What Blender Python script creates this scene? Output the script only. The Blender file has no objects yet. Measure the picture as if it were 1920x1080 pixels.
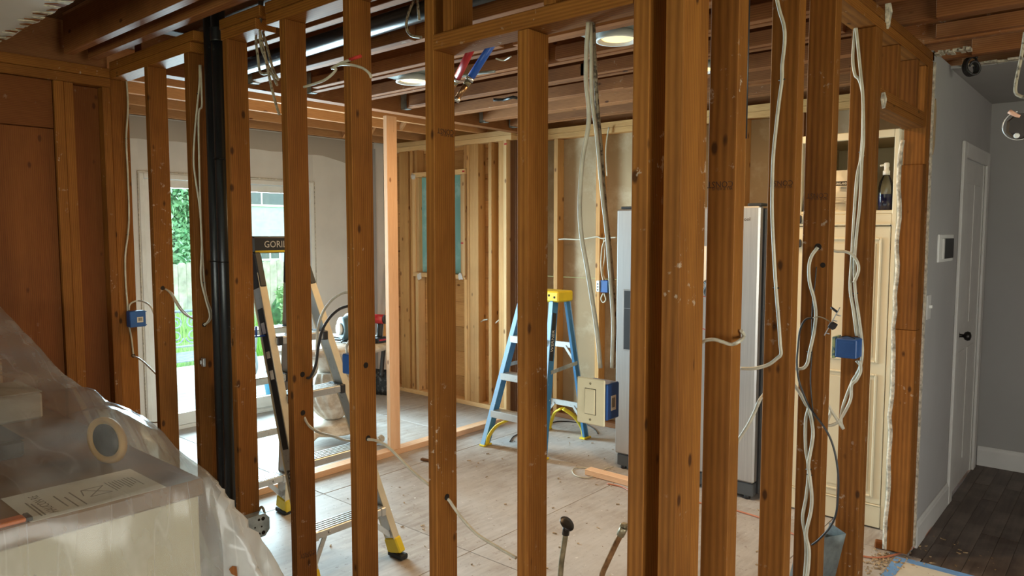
import bpy, bmesh, math, random
from mathutils import Vector, Matrix, noise as mnoise
random.seed(7)
R = math.radians
sc = bpy.context.scene
col = sc.collection

# ------------------------------------------------------------------ camera, sky, exposure
cam_d = bpy.data.cameras.new('camera')
cam_d.sensor_width = 36.0
cam_d.lens = 36.0 * 1366.0 / 1920.0
cam_d.clip_start = 0.05
cam = bpy.data.objects.new('camera', cam_d)
cam.location = (0, 0, 1.6)
cam.rotation_euler = (R(90 - 4.312), 0, R(40.741))
col.objects.link(cam)
sc.camera = cam
world = bpy.data.worlds.new('sky')
sc.world = world
world.use_nodes = True
bg = world.node_tree.nodes['Background']
bg.inputs['Color'].default_value = (0.80, 0.93, 1.0, 1)
bg.inputs['Strength'].default_value = 4.5
sc.view_settings.view_transform = 'Standard'
sc.view_settings.look = 'None'
sc.view_settings.gamma = 1.0
sc.view_settings.use_curve_mapping = False
sc.view_settings.exposure = 0.0
sc.cycles.use_denoising = True
sc.cycles.max_bounces = 8
sc.cycles.diffuse_bounces = 4
sc.cycles.transparent_max_bounces = 12
sc.cycles.caustics_reflective = False
sc.cycles.caustics_refractive = False
sc.cycles.sample_clamp_indirect = 4.0

def area_light(name, loc, rot, sx, sy, power, color):
    d = bpy.data.lights.new(name, 'AREA')
    d.shape = 'RECTANGLE'
    d.size, d.size_y, d.energy, d.color = sx, sy, power, color
    o = bpy.data.objects.new(name, d)
    o.location = loc
    o.rotation_euler = rot
    col.objects.link(o)
    return o

# added fill lamps at unseen living-room windows, and a booster for sliding-door daylight
area_light('added_window_fill', (-0.5, -3.22, 1.42), (R(90), 0, 0), 3.9, 1.5, 55, (1.0, 0.87, 0.70))
area_light('added_side_fill', (2.57, 1.2, 1.35), (R(90), 0, R(90)), 2.3, 1.5, 75, (1.0, 0.90, 0.76))
area_light('door_daylight_boost', (-5.99, 3.19, 1.05), (R(90), 0, R(-90)), 1.45, 1.9, 520, (0.66, 0.86, 1.0))

# ------------------------------------------------------------------ mesh helpers
def box(bm, a, b, bev=0.0):
    x0, y0, z0 = [min(p, q) for p, q in zip(a, b)]
    x1, y1, z1 = [max(p, q) for p, q in zip(a, b)]
    v = [bm.verts.new(p) for p in ((x0,y0,z0),(x1,y0,z0),(x1,y1,z0),(x0,y1,z0),(x0,y0,z1),(x1,y0,z1),(x1,y1,z1),(x0,y1,z1))]
    fs = [bm.faces.new([v[i] for i in q]) for q in ((3,2,1,0),(4,5,6,7),(0,1,5,4),(1,2,6,5),(2,3,7,6),(3,0,4,7))]
    if bev:
        es = list({e for f in fs for e in f.edges})
        bmesh.ops.bevel(bm, geom=es, offset=bev, segments=1, affect='EDGES', profile=0.5)
    return v

def beam(bm, p, q, w, h, up=(0, 0, 1), bev=0.0, w2=None, h2=None):
    """a bar from p to q, w across and h along up; w2, h2 taper the far end"""
    p, q, up = Vector(p), Vector(q), Vector(up)
    d = (q - p).normalized()
    s = d.cross(up).normalized()
    u = s.cross(d).normalized()
    w2 = w if w2 is None else w2
    h2 = h if h2 is None else h2
    v = []
    for c, ww, hh in ((p, w, h), (q, w2, h2)):
        for i, j in ((-1,-1),(1,-1),(1,1),(-1,1)):
            v.append(bm.verts.new(c + s*(i*ww/2) + u*(j*hh/2)))
    fs = [bm.faces.new([v[i] for i in r]) for r in ((3,2,1,0),(4,5,6,7),(0,1,5,4),(1,2,6,5),(2,3,7,6),(3,0,4,7))]
    if bev:
        es = list({e for f in fs for e in f.edges})
        bmesh.ops.bevel(bm, geom=es, offset=bev, segments=1, affect='EDGES', profile=0.5)

def smooth_path(pts, n=6):
    P = [Vector(p) for p in pts]
    if len(P) < 3:
        return P
    out = []
    for i in range(len(P) - 1):
        a = P[i-1] if i else P[0]*2 - P[1]
        b, c = P[i], P[i+1]
        d = P[i+2] if i + 2 < len(P) else P[-1]*2 - P[-2]
        for k in range(n):
            t = k / n
            out.append(0.5*((2*b) + (c-a)*t + (2*a-5*b+4*c-d)*t*t + (3*b-a-3*c+d)*t**3))
    out.append(P[-1])
    return out

def tube(bm, pts, r, n=8, smooth=6, flat=1.0, r2=None):
    P = smooth_path(pts, smooth) if smooth else [Vector(p) for p in pts]
    rings = []
    ref = None
    for i, p in enumerate(P):
        d = (P[min(i+1, len(P)-1)] - P[max(i-1, 0)])
        if d.length < 1e-9:
            d = Vector((0, 0, 1))
        d.normalize()
        if ref is None:
            ref = Vector((0, 0, 1)) if abs(d.z) < 0.9 else Vector((1, 0, 0))
        s = d.cross(ref)
        if s.length < 1e-4:
            s = d.cross(Vector((0.3, 1, 0.2)))
        s.normalize()
        u = s.cross(d).normalized()
        ref = u
        rr = r if r2 is None else r + (r2 - r)*i/max(1, len(P)-1)
        rings.append([bm.verts.new(p + s*math.cos(2*math.pi*k/n)*rr + u*math.sin(2*math.pi*k/n)*rr*flat) for k in range(n)])
    for a, b in zip(rings, rings[1:]):
        for k in range(n):
            f = bm.faces.new((a[k], a[(k+1) % n], b[(k+1) % n], b[k]))
            f.smooth = True
    bm.faces.new(rings[0][::-1])
    bm.faces.new(rings[-1])

def lathe(bm, prof, M=None, n=24, mod=None):
    """prof: (radius, z) pairs, turned about z, then moved by M"""
    M = M or Matrix()
    rings = []
    for r, z in prof:
        ring = []
        for k in range(n):
            a = 2*math.pi*k/n
            rr = r * (1 + (mod(a, z) if mod else 0))
            ring.append(bm.verts.new(M @ Vector((rr*math.cos(a), rr*math.sin(a), z))))
        rings.append(ring)
    for a, b in zip(rings, rings[1:]):
        for k in range(n):
            f = bm.faces.new((a[k], a[(k+1) % n], b[(k+1) % n], b[k]))
            f.smooth = True
    bm.faces.new(rings[0][::-1])
    bm.faces.new(rings[-1])

def prism(bm, poly, M, h):
    """2D outline (x, y) extruded by h along z, moved by M"""
    lo = [bm.verts.new(M @ Vector((x, y, 0))) for x, y in poly]
    hi = [bm.verts.new(M @ Vector((x, y, h))) for x, y in poly]
    bm.faces.new(lo[::-1])
    bm.faces.new(hi)
    for i in range(len(poly)):
        j = (i+1) % len(poly)
        bm.faces.new((lo[i], lo[j], hi[j], hi[i]))

def frame_m(o, x, y):
    """matrix with origin o and local axes x, y, z = x cross y"""
    x = Vector(x).normalized()
    z = x.cross(Vector(y)).normalized()
    y = z.cross(x)
    return Matrix(((x.x, y.x, z.x, o[0]), (x.y, y.y, z.y, o[1]), (x.z, y.z, z.z, o[2]), (0, 0, 0, 1)))

def wl(o):
    v = Vector((0, 0, 0))
    while o:
        v += o.location
        o = o.parent
    return v

def obj(name, bm, mat, parent=None, origin=None, recalc=True):
    if recalc:
        bmesh.ops.recalc_face_normals(bm, faces=bm.faces)
    if origin is None:
        lo = Vector([min(v.co[i] for v in bm.verts) for i in range(3)])
        hi = Vector([max(v.co[i] for v in bm.verts) for i in range(3)])
        origin = (lo + hi)/2
        origin.z = lo.z
    origin = Vector(origin)
    for v in bm.verts:
        v.co -= origin
    me = bpy.data.meshes.new(name)
    bm.to_mesh(me)
    bm.free()
    for m in (mat if isinstance(mat, (list, tuple)) else [mat]):
        me.materials.append(m)
    o = bpy.data.objects.new(name, me)
    o.location = origin - (wl(parent) if parent else Vector((0, 0, 0)))
    o.parent = parent
    col.objects.link(o)
    return o

def tag(o, label, cat, group=None):
    o['label'] = label
    o['category'] = cat
    if group:
        o['group'] = group
    return o

def empty(name, loc=(0, 0, 0)):
    o = bpy.data.objects.new(name, None)
    o.location = loc
    o.empty_display_size = 0.1
    col.objects.link(o)
    return o

def thing(name, label, cat, loc, group=None):
    return tag(empty(name, loc), label, cat, group)

def setting(name, loc=(0, 0, 0)):
    o = empty(name, loc)
    o['kind'] = 'structure'
    return o

def struct(name, bm, mat, parent=None):
    o = obj(name, bm, mat, parent)
    if parent is None:
        o['kind'] = 'structure'
    return o

def copy_tree(o, parent=None, shift=(0, 0, 0)):
    c = o.copy()
    col.objects.link(c)
    c.parent = parent
    if parent is None:
        c.location = o.location + Vector(shift)
    for ch in list(o.children):
        copy_tree(ch, c)
    return c

def part_box(name, a, b, mat, parent, bev=0.002):
    bm = bmesh.new()
    box(bm, a, b, bev)
    return obj(name, bm, mat, parent)

def text(name, s, size, at, right, up, mat, parent=None, depth=0.0006, align='LEFT', sx=1.0, bold=0.0):
    cu = bpy.data.curves.new(name, 'FONT')
    cu.body = s
    cu.size = size
    cu.extrude = depth/2
    cu.offset = bold
    cu.align_x = align
    cu.resolution_u = 2
    t = bpy.data.objects.new(name, cu)
    col.objects.link(t)
    dg = bpy.context.evaluated_depsgraph_get()
    me = bpy.data.meshes.new_from_object(t.evaluated_get(dg))
    bpy.data.objects.remove(t)
    M = frame_m((0, 0, 0), right, up)
    for v in me.vertices:
        v.co = M @ Vector((v.co.x*sx, v.co.y, v.co.z))
    me.materials.clear()
    me.materials.append(mat)
    o = bpy.data.objects.new(name, me)
    o.location = Vector(at) - (wl(parent) if parent else Vector((0, 0, 0)))
    o.parent = parent
    col.objects.link(o)
    return o

# ------------------------------------------------------------------ materials
def newmat(name):
    m = bpy.data.materials.new(name)
    m.use_nodes = True
    nt = m.node_tree
    return m, nt, nt.nodes['Principled BSDF']

def N(nt, typ, **kw):
    n = nt.nodes.new(typ)
    for k, v in kw.items():
        setattr(n, k, v)
    return n

def ramp(nt, fac, stops):
    n = N(nt, 'ShaderNodeValToRGB')
    e = n.color_ramp.elements
    while len(e) < len(stops):
        e.new(0.5)
    for el, (p, c) in zip(e, stops):
        el.position = p
        el.color = c if len(c) == 4 else (*c, 1)
    nt.links.new(fac, n.inputs['Fac'])
    return n.outputs['Color']

def mixc(nt, fac, a, b, mode='MIX'):
    n = N(nt, 'ShaderNodeMix', data_type='RGBA', blend_type=mode)
    for i, v in ((0, fac), (6, a), (7, b)):
        if hasattr(v, 'is_output'):
            nt.links.new(v, n.inputs[i])
        else:
            n.inputs[i].default_value = v if i == 0 else (v if len(v) == 4 else (*v, 1))
    return n.outputs[2]

def mathn(nt, op, a, b=None, clamp=False):
    n = N(nt, 'ShaderNodeMath', operation=op, use_clamp=clamp)
    for i, v in enumerate((a, b)):
        if v is None:
            continue
        if hasattr(v, 'is_output'):
            nt.links.new(v, n.inputs[i])
        else:
            n.inputs[i].default_value = v
    return n.outputs[0]

def noise(nt, vec, scale, detail=3, rough=0.55):
    n = N(nt, 'ShaderNodeTexNoise')
    n.inputs['Scale'].default_value = scale
    n.inputs['Detail'].default_value = detail
    n.inputs['Roughness'].default_value = rough
    if vec is not None:
        nt.links.new(vec, n.inputs['Vector'])
    return n.outputs['Fac']

def objcoord(nt, scale=(1, 1, 1), rand=True):
    tc = N(nt, 'ShaderNodeTexCoord')
    v = tc.outputs['Object']
    mp = N(nt, 'ShaderNodeMapping')
    mp.inputs['Scale'].default_value = scale
    nt.links.new(v, mp.inputs['Vector'])
    if rand:
        oi = N(nt, 'ShaderNodeObjectInfo')
        cm = N(nt, 'ShaderNodeVectorMath', operation='SCALE')
        cm.inputs[0].default_value = (13.7, 31.3, 47.9)
        nt.links.new(oi.outputs['Random'], cm.inputs['Scale'])
        ad = N(nt, 'ShaderNodeVectorMath', operation='ADD')
        nt.links.new(mp.outputs[0], ad.inputs[0])
        nt.links.new(cm.outputs[0], ad.inputs[1])
        return ad.outputs[0]
    return mp.outputs[0]

def bump(nt, height, strength, dist=0.002):
    b = N(nt, 'ShaderNodeBump')
    b.inputs['Strength'].default_value = strength
    b.inputs['Distance'].default_value = dist
    nt.links.new(height, b.inputs['Height'])
    nt.links.new(b.outputs[0], nt.nodes['Principled BSDF'].inputs['Normal'])

WOODS = dict(      # dark grain, light grain, knot, plaster smears, knot size, dark stains
    old=((0.135, 0.043, 0.006), (0.318, 0.122, 0.022), (0.035, 0.010, 0.002), 0.8, 0.12, 0.5),
    joist=((0.17, 0.058, 0.018), (0.33, 0.135, 0.05), (0.05, 0.015, 0.005), 0.5, 0.12, 0.7),
    sheath=((0.13, 0.038, 0.007), (0.22, 0.074, 0.016), (0.07, 0.02, 0.005), 0.3, 0.12, 0.5),
    new=((0.60, 0.34, 0.15), (0.82, 0.56, 0.29), (0.22, 0.09, 0.03), 0.0, 0.14, 0.15),
    pink=((0.62, 0.33, 0.18), (0.80, 0.52, 0.33), (0.25, 0.10, 0.04), 0.0, 0.12, 0.15),
    far=((0.46, 0.21, 0.07), (0.72, 0.42, 0.17), (0.14, 0.05, 0.015), 0.15, 0.14, 0.4),
    ext=((0.46, 0.20, 0.08), (0.70, 0.38, 0.18), (0.16, 0.05, 0.02), 0.0, 0.13, 0.3),
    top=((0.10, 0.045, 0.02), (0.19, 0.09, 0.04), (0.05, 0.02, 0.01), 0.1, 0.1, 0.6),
)
_w = {}
def wood(kind, axis='z'):
    if (kind, axis) in _w:
        return _w[kind, axis]
    dk, lt, kn, smear, ks, stain = WOODS[kind]
    m, nt, p = newmat('wood_%s_%s' % (kind, axis))
    i = 'xyz'.index(axis)
    s = [1.0, 1.0, 1.0]
    s[i] = 0.07
    v = objcoord(nt, tuple(s))
    w = N(nt, 'ShaderNodeTexWave', wave_type='RINGS', rings_direction=axis.upper())
    w.inputs['Scale'].default_value = 40
    w.inputs['Distortion'].default_value = 3.4
    w.inputs['Detail'].default_value = 2
    w.inputs['Detail Scale'].default_value = 0.35
    nt.links.new(v, w.inputs['Vector'])
    fine = noise(nt, v, 160, 3)
    broad = noise(nt, v, 9, 3)
    g = mathn(nt, 'ADD', mathn(nt, 'MULTIPLY', w.outputs['Fac'], 0.20), mathn(nt, 'ADD', mathn(nt, 'MULTIPLY', fine, 0.35), mathn(nt, 'MULTIPLY', broad, 0.62)))
    c = ramp(nt, g, [(0.32, dk), (0.78, lt)])
    # knots: sparse, drawn out along the board
    s2 = [11.0, 11.0, 11.0]
    s2[i] = 5.5
    vk = objcoord(nt, tuple(s2))
    vo = N(nt, 'ShaderNodeTexVoronoi', feature='F1')
    vo.inputs['Scale'].default_value = 1.0
    nt.links.new(vk, vo.inputs['Vector'])
    km = ramp(nt, mathn(nt, 'ADD', vo.outputs['Distance'], mathn(nt, 'MULTIPLY', fine, 0.05)), [(ks*0.75, (1, 1, 1)), (ks*1.2, (0, 0, 0))])
    c = mixc(nt, mathn(nt, 'MULTIPLY', km, 0.85), c, kn)
    st = noise(nt, objcoord(nt, (1, 1, 1)), 2.3, 4)
    c = mixc(nt, mathn(nt, 'MULTIPLY', ramp(nt, st, [(0.48, (0, 0, 0)), (0.72, (1, 1, 1))]), stain*0.62), c, tuple(x*0.42 for x in dk))
    if smear:
        s3 = [30.0, 30.0, 30.0]
        sm = noise(nt, objcoord(nt, tuple(s3)), 1.0, 4, 0.7)
        s4 = noise(nt, objcoord(nt, (2.2, 2.2, 2.2)), 1.0, 2)
        k = mathn(nt, 'MULTIPLY', ramp(nt, sm, [(0.61, (0, 0, 0)), (0.66, (1, 1, 1))]), ramp(nt, s4, [(0.54, (0, 0, 0)), (0.62, (1, 1, 1))]))
        c = mixc(nt, mathn(nt, 'MULTIPLY', k, smear*0.75), c, (0.55, 0.45, 0.36))
    hv = N(nt, 'ShaderNodeObjectInfo')
    c = mixc(nt, 1.0, c, ramp(nt, hv.outputs['Random'], [(0, (0.80, 0.78, 0.74)), (1, (1.15, 1.15, 1.12))]), 'MULTIPLY')
    nt.links.new(c, p.inputs['Base Color'])
    p.inputs['Roughness'].default_value = 0.66
    p.inputs['Specular IOR Level'].default_value = 0.2
    bump(nt, g, 0.25, 0.0012)
    _w[kind, axis] = m
    return m

def plain(name, c, rough=0.5, metal=0.0, var=0.08, vscale=8.0, spec=0.5, bumpy=0.0, bscale=60.0):
    m, nt, p = newmat(name)
    v = objcoord(nt)
    n = noise(nt, v, vscale, 4)
    lo = tuple(max(0, x*(1-var*2)) for x in c)
    hi = tuple(min(1, x*(1+var)) for x in c)
    nt.links.new(ramp(nt, n, [(0.3, lo), (0.7, hi)]), p.inputs['Base Color'])
    p.inputs['Roughness'].default_value = rough
    p.inputs['Metallic'].default_value = metal
    p.inputs['Specular IOR Level'].default_value = spec
    if bumpy:
        bump(nt, noise(nt, v, bscale, 4), bumpy, 0.002)
    return m

def speckled(name, c, c2, scale, lo, hi, rough=0.6, metal=0.0):
    """base colour with spots or smears of a second colour"""
    m, nt, p = newmat(name)
    v = objcoord(nt)
    k = ramp(nt, noise(nt, v, scale, 5, 0.65), [(lo, (0, 0, 0)), (hi, (1, 1, 1))])
    base = ramp(nt, noise(nt, v, scale*0.2, 3), [(0.3, tuple(x*0.86 for x in c)), (0.7, c)])
    nt.links.new(mixc(nt, k, base, c2), p.inputs['Base Color'])
    p.inputs['Roughness'].default_value = rough
    p.inputs['Metallic'].default_value = metal
    return m

def emit(name, c, s):
    m, nt, p = newmat(name)
    p.inputs['Emission Color'].default_value = (*c, 1)
    p.inputs['Emission Strength'].default_value = s
    p.inputs['Base Color'].default_value = (*c, 1)
    return m

M_abs = speckled('black_abs', (0.012, 0.015, 0.018), (0.10, 0.11, 0.11), 40, 0.66, 0.74, 0.28)
M_cable = plain('white_cable', (0.56, 0.51, 0.40), 0.45, var=0.12, vscale=20)
M_cable_old = speckled('grey_old_cable', (0.42, 0.36, 0.26), (0.10, 0.08, 0.06), 60, 0.5, 0.6, 0.6)
M_cable_black = plain('black_cable', (0.03, 0.028, 0.028), 0.45)
M_cable_orange = plain('orange_cord', (0.48, 0.17, 0.09), 0.5)
M_blue = plain('blue_box_plastic', (0.015, 0.085, 0.30), 0.4, var=0.12)
M_bluepex = plain('blue_pex', (0.02, 0.10, 0.50), 0.35)
M_redpex = plain('red_pex', (0.42, 0.02, 0.03), 0.35)
M_copper = plain('aged_copper', (0.35, 0.20, 0.10), 0.35, 0.9, var=0.25, vscale=30)
M_brass = plain('old_galvanised', (0.33, 0.28, 0.18), 0.45, 0.75, var=0.25, vscale=25)
M_steel = plain('bright_steel', (0.55, 0.55, 0.55), 0.35, 0.9)
M_galv = plain('galvanised_sheet', (0.45, 0.50, 0.50), 0.5, 0.55, var=0.25, vscale=12)
M_black = plain('black_plastic', (0.02, 0.02, 0.022), 0.45)
M_white = plain('white_plastic', (0.80, 0.80, 0.78), 0.4, var=0.04)
M_cream = plain('cream_paint', (0.70, 0.61, 0.43), 0.42, var=0.03, vscale=3)
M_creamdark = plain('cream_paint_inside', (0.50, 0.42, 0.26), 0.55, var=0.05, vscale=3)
M_ivory = plain('ivory_plate', (0.76, 0.66, 0.45), 0.4, var=0.04)
M_alu = speckled('aluminium', (0.62, 0.62, 0.60), (0.30, 0.29, 0.28), 50, 0.60, 0.75, 0.38, 0.75)
M_yellow = speckled('yellow_plastic', (0.80, 0.58, 0.02), (0.10, 0.08, 0.03), 55, 0.68, 0.74, 0.5)
M_fibre = speckled('blue_fibreglass', (0.05, 0.20, 0.40), (0.50, 0.55, 0.56), 45, 0.64, 0.72, 0.5)
M_fibre2 = speckled('pale_blue_edge', (0.30, 0.52, 0.78), (0.65, 0.7, 0.72), 45, 0.62, 0.7, 0.5)
M_gypsum = plain('white_drywall', (0.72, 0.69, 0.66), 0.8, var=0.05, vscale=2.5, bumpy=0.1)
M_greywall = plain('grey_painted_wall', (0.40, 0.39, 0.385), 0.75, var=0.04, vscale=2)
M_beige = speckled('beige_drywall_paper', (0.40, 0.285, 0.165), (0.52, 0.42, 0.29), 3, 0.52, 0.72, 0.85)
M_plaster = plain('broken_plaster', (0.62, 0.55, 0.44), 0.9, var=0.3, vscale=50, bumpy=0.8, bscale=80)
M_trim = plain('white_trim_paint', (0.62, 0.61, 0.59), 0.45, var=0.03)
M_teal = speckled('teal_board', (0.24, 0.52, 0.52), (0.33, 0.58, 0.58), 4, 0.5, 0.6, 0.8)
M_ink = plain('dark_ink', (0.03, 0.02, 0.015), 0.8)
M_greyink = plain('grey_ink', (0.22, 0.19, 0.16), 0.8)
M_stamp = plain('faded_stamp_ink', (0.075, 0.026, 0.008), 0.8, var=0.3, vscale=60)
M_wink = plain('pale_ink', (0.65, 0.62, 0.55), 0.7)
M_paper = plain('paper', (0.74, 0.70, 0.62), 0.8, var=0.04)
M_red = plain('red_marker', (0.55, 0.03, 0.02), 0.7)
M_tape = plain('blue_masking_tape', (0.16, 0.33, 0.62), 0.7, var=0.15)
M_bronze = plain('dark_bronze', (0.035, 0.03, 0.028), 0.35, 0.8)
M_iron = plain('grey_garden_iron', (0.30, 0.35, 0.39), 0.5, 0.3)
M_rubber = plain('black_rubber', (0.025, 0.025, 0.025), 0.8)
M_hole = plain('hole_shade', (0.015, 0.007, 0.003), 0.9)  # flat dark colour standing in for shade inside holes, slots and gaps
M_table = speckled('whitewashed_oak', (0.52, 0.42, 0.32), (0.72, 0.67, 0.60), 9, 0.4, 0.6, 0.55)
M_orange = plain('orange_handle', (0.62, 0.25, 0.05), 0.45)
M_spade = speckled('worn_spade_steel', (0.05, 0.05, 0.05), (0.35, 0.33, 0.30), 25, 0.52, 0.7, 0.5, 0.4)

M_islandcream = plain('island_cream', (0.58, 0.52, 0.37), 0.5, var=0.04, vscale=3)

def subfloor_mat():
    m, nt, p = newmat('dusty_plywood')
    v = objcoord(nt, (1, 1, 1))
    tc = objcoord(nt, (14, 2.2, 1))
    g = noise(nt, tc, 2.5, 5, 0.6)
    big = noise(nt, v, 1.6, 5, 0.6)
    c = ramp(nt, g, [(0.3, (0.27, 0.215, 0.175)), (0.7, (0.43, 0.37, 0.32))])
    dust = ramp(nt, big, [(0.38, (0, 0, 0)), (0.62, (1, 1, 1))])
    c = mixc(nt, mathn(nt, 'MULTIPLY', dust, 0.6), c, (0.55, 0.53, 0.52))
    sp = ramp(nt, noise(nt, v, 26, 5, 0.7), [(0.66, (0, 0, 0)), (0.70, (1, 1, 1))])
    c = mixc(nt, mathn(nt, 'MULTIPLY', sp, 0.8), c, (0.82, 0.79, 0.74))
    dk = ramp(nt, noise(nt, v, 34, 4, 0.7), [(0.33, (1, 1, 1)), (0.38, (0, 0, 0))])
    c = mixc(nt, mathn(nt, 'MULTIPLY', dk, 0.6), c, (0.18, 0.12, 0.08))
    nt.links.new(c, p.inputs['Base Color'])
    p.inputs['Roughness'].default_value = 0.62
    bump(nt, g, 0.2, 0.002)
    return m
M_sub = subfloor_mat()

def hardwood_mat():
    m, nt, p = newmat('dusty_dark_hardwood')
    v = objcoord(nt, (22, 1.4, 1))
    g = noise(nt, v, 2.0, 4)
    c = ramp(nt, g, [(0.3, (0.055, 0.036, 0.026)), (0.7, (0.12, 0.085, 0.065))])
    d = ramp(nt, noise(nt, objcoord(nt, rand=False), 2.4, 6, 0.65), [(0.48, (0, 0, 0)), (0.75, (1, 1, 1))])
    c = mixc(nt, mathn(nt, 'MULTIPLY', d, 0.5), c, (0.32, 0.27, 0.23))
    nt.links.new(c, p.inputs['Base Color'])
    p.inputs['Roughness'].default_value = 0.5
    return m
M_hard = hardwood_mat()

def steel_mat():
    m, nt, p = newmat('brushed_stainless')
    v = objcoord(nt, (400, 400, 3))
    g = noise(nt, v, 1.0, 2)
    nt.links.new(ramp(nt, g, [(0.3, (0.50, 0.50, 0.51)), (0.7, (0.62, 0.62, 0.62))]), p.inputs['Base Color'])
    p.inputs['Metallic'].default_value = 0.85
    p.inputs['Roughness'].default_value = 0.38
    return m
M_fridge = steel_mat()

def glass_mat():
    m, nt, p = newmat('window_glass')
    nt.nodes.remove(p)
    out = nt.nodes['Material Output']
    t = N(nt, 'ShaderNodeBsdfTransparent')
    t.inputs[0].default_value = (0.93, 0.98, 0.97, 1)
    g = N(nt, 'ShaderNodeBsdfGlossy')
    g.inputs['Roughness'].default_value = 0.02
    fr = N(nt, 'ShaderNodeFresnel')
    mx = N(nt, 'ShaderNodeMixShader')
    nt.links.new(fr.outputs[0], mx.inputs[0])
    nt.links.new(t.outputs[0], mx.inputs[1])
    nt.links.new(g.outputs[0], mx.inputs[2])
    nt.links.new(mx.outputs[0], out.inputs['Surface'])
    return m
M_glass = glass_mat()

def poly_mat(name, lo, hi):
    """milky plastic film: see-through, with haze, gloss and whiter folds"""
    m, nt, p = newmat(name)
    nt.nodes.remove(p)
    out = nt.nodes['Material Output']
    v = objcoord(nt, (1, 1, 1), False)
    n = noise(nt, v, 5, 4, 0.6)
    folds = noise(nt, objcoord(nt, (5, 16, 5), False), 1.0, 2)
    h = mathn(nt, 'ADD', mathn(nt, 'MULTIPLY', n, 0.5), mathn(nt, 'MULTIPLY', folds, 0.5))
    cr = noise(nt, objcoord(nt, (2.0, 12, 1.0), False), 1.0, 1, 0.5)
    crease = ramp(nt, mathn(nt, 'ABSOLUTE', mathn(nt, 'SUBTRACT', cr, 0.5)), [(0.0, (1, 1, 1)), (0.012, (0, 0, 0))])
    h = mathn(nt, 'ADD', h, mathn(nt, 'MULTIPLY', crease, 0.12))
    t = N(nt, 'ShaderNodeBsdfTransparent')
    t.inputs[0].default_value = (0.97, 0.95, 0.90, 1)
    d = N(nt, 'ShaderNodeBsdfDiffuse')
    d.inputs[0].default_value = (0.80, 0.78, 0.74, 1)
    tl = N(nt, 'ShaderNodeBsdfTranslucent')
    tl.inputs[0].default_value = (0.85, 0.82, 0.76, 1)
    g = N(nt, 'ShaderNodeBsdfGlossy')
    g.inputs['Roughness'].default_value = 0.16
    b = N(nt, 'ShaderNodeBump')
    b.inputs['Strength'].default_value = 0.3
    b.inputs['Distance'].default_value = 0.008
    nt.links.new(folds, b.inputs['Height'])
    nt.links.new(b.outputs[0], g.inputs['Normal'])
    m1 = N(nt, 'ShaderNodeMixShader')
    m1.inputs[0].default_value = 0.35
    nt.links.new(d.outputs[0], m1.inputs[1])
    nt.links.new(tl.outputs[0], m1.inputs[2])
    m2 = N(nt, 'ShaderNodeMixShader')
    nt.links.new(ramp(nt, h, [(0.38, (lo, lo, lo)), (0.70, (hi, hi, hi))]), m2.inputs[0])
    nt.links.new(t.outputs[0], m2.inputs[1])
    nt.links.new(m1.outputs[0], m2.inputs[2])
    lw = N(nt, 'ShaderNodeFresnel')
    lw.inputs['IOR'].default_value = 1.5
    m3 = N(nt, 'ShaderNodeMixShader')
    nt.links.new(mathn(nt, 'MULTIPLY', lw.outputs[0], 0.6), m3.inputs[0])
    nt.links.new(m2.outputs[0], m3.inputs[1])
    nt.links.new(g.outputs[0], m3.inputs[2])
    nt.links.new(m3.outputs[0], out.inputs['Surface'])
    return m
M_poly = poly_mat('milky_plastic_film', 0.08, 0.30)
M_poly2 = poly_mat('side_film_haze', 0.44, 0.74)  # extra milkiness paints the sheen where the side drop hangs clear
M_poly3 = poly_mat('film_sheen_haze', 0.20, 0.42)  # added haze imitates sheen on the front drop and far end

def leaf_mat(name, c1, c2):
    m, nt, p = newmat(name)
    g = N(nt, 'ShaderNodeNewGeometry')
    nt.links.new(ramp(nt, g.outputs['Random Per Island'], [(0, c1), (1, c2)]), p.inputs['Base Color'])
    p.inputs['Roughness'].default_value = 0.6
    return m
M_leaf = leaf_mat('hedge_leaf', (0.12, 0.36, 0.15), (0.48, 0.76, 0.46))
M_grass = leaf_mat('grass_blade', (0.16, 0.45, 0.05), (0.42, 0.72, 0.16))
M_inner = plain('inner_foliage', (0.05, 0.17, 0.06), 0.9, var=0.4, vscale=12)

def board(name, x0, x1, y0, y1, z0, z1, kind, parent, bev=0.002, axis=None):
    d = (abs(x1-x0), abs(y1-y0), abs(z1-z0))
    axis = axis or 'xyz'[d.index(max(d))]
    return part_box(name, (x0, y0, z0), (x1, y1, z1), wood(kind, axis), parent, bev)
# ================================================================== THE ROOM
# ------------------------------------------------------------------ floor: plywood sheets on a dark base
fl = setting('floor', (-2, 2, -0.02))
bm = bmesh.new()
box(bm, (-5.90, -3.5, -0.12), (2.6, 6.4, -0.021))
obj('floor_base', bm, wood('top', 'x'), fl)
xs = [-5.88, -4.98, -3.735, -2.485, -1.235]
ys = [-0.90, 1.50, 2.56, 4.05, 5.06]
sheets = []
for i in range(len(xs)):
    x0 = xs[i]
    x1 = xs[i+1] if i + 1 < len(xs) else -0.74
    off = 0.0
    for j in range(len(ys) - 1):
        y0, y1 = ys[j] + off, ys[j+1] + off
        if i == len(xs) - 1 and j == 2:
            y1 = 3.955
        if i == len(xs) - 1 and j == 3:
            y0 = 3.955
            x1 = -0.80
        part_box('plywood_sheet', (x0 + 0.002, y0 + 0.002, -0.02 + random.uniform(-0.001, 0)), (x1 - 0.002, y1 - 0.002, random.uniform(-0.0015, 0)), M_sub, fl, 0.0015)
part_box('plywood_sheet', (-4.19, -3.5, -0.02), (-0.74, -0.902, 0), M_sub, fl, 0.0015)

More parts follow.
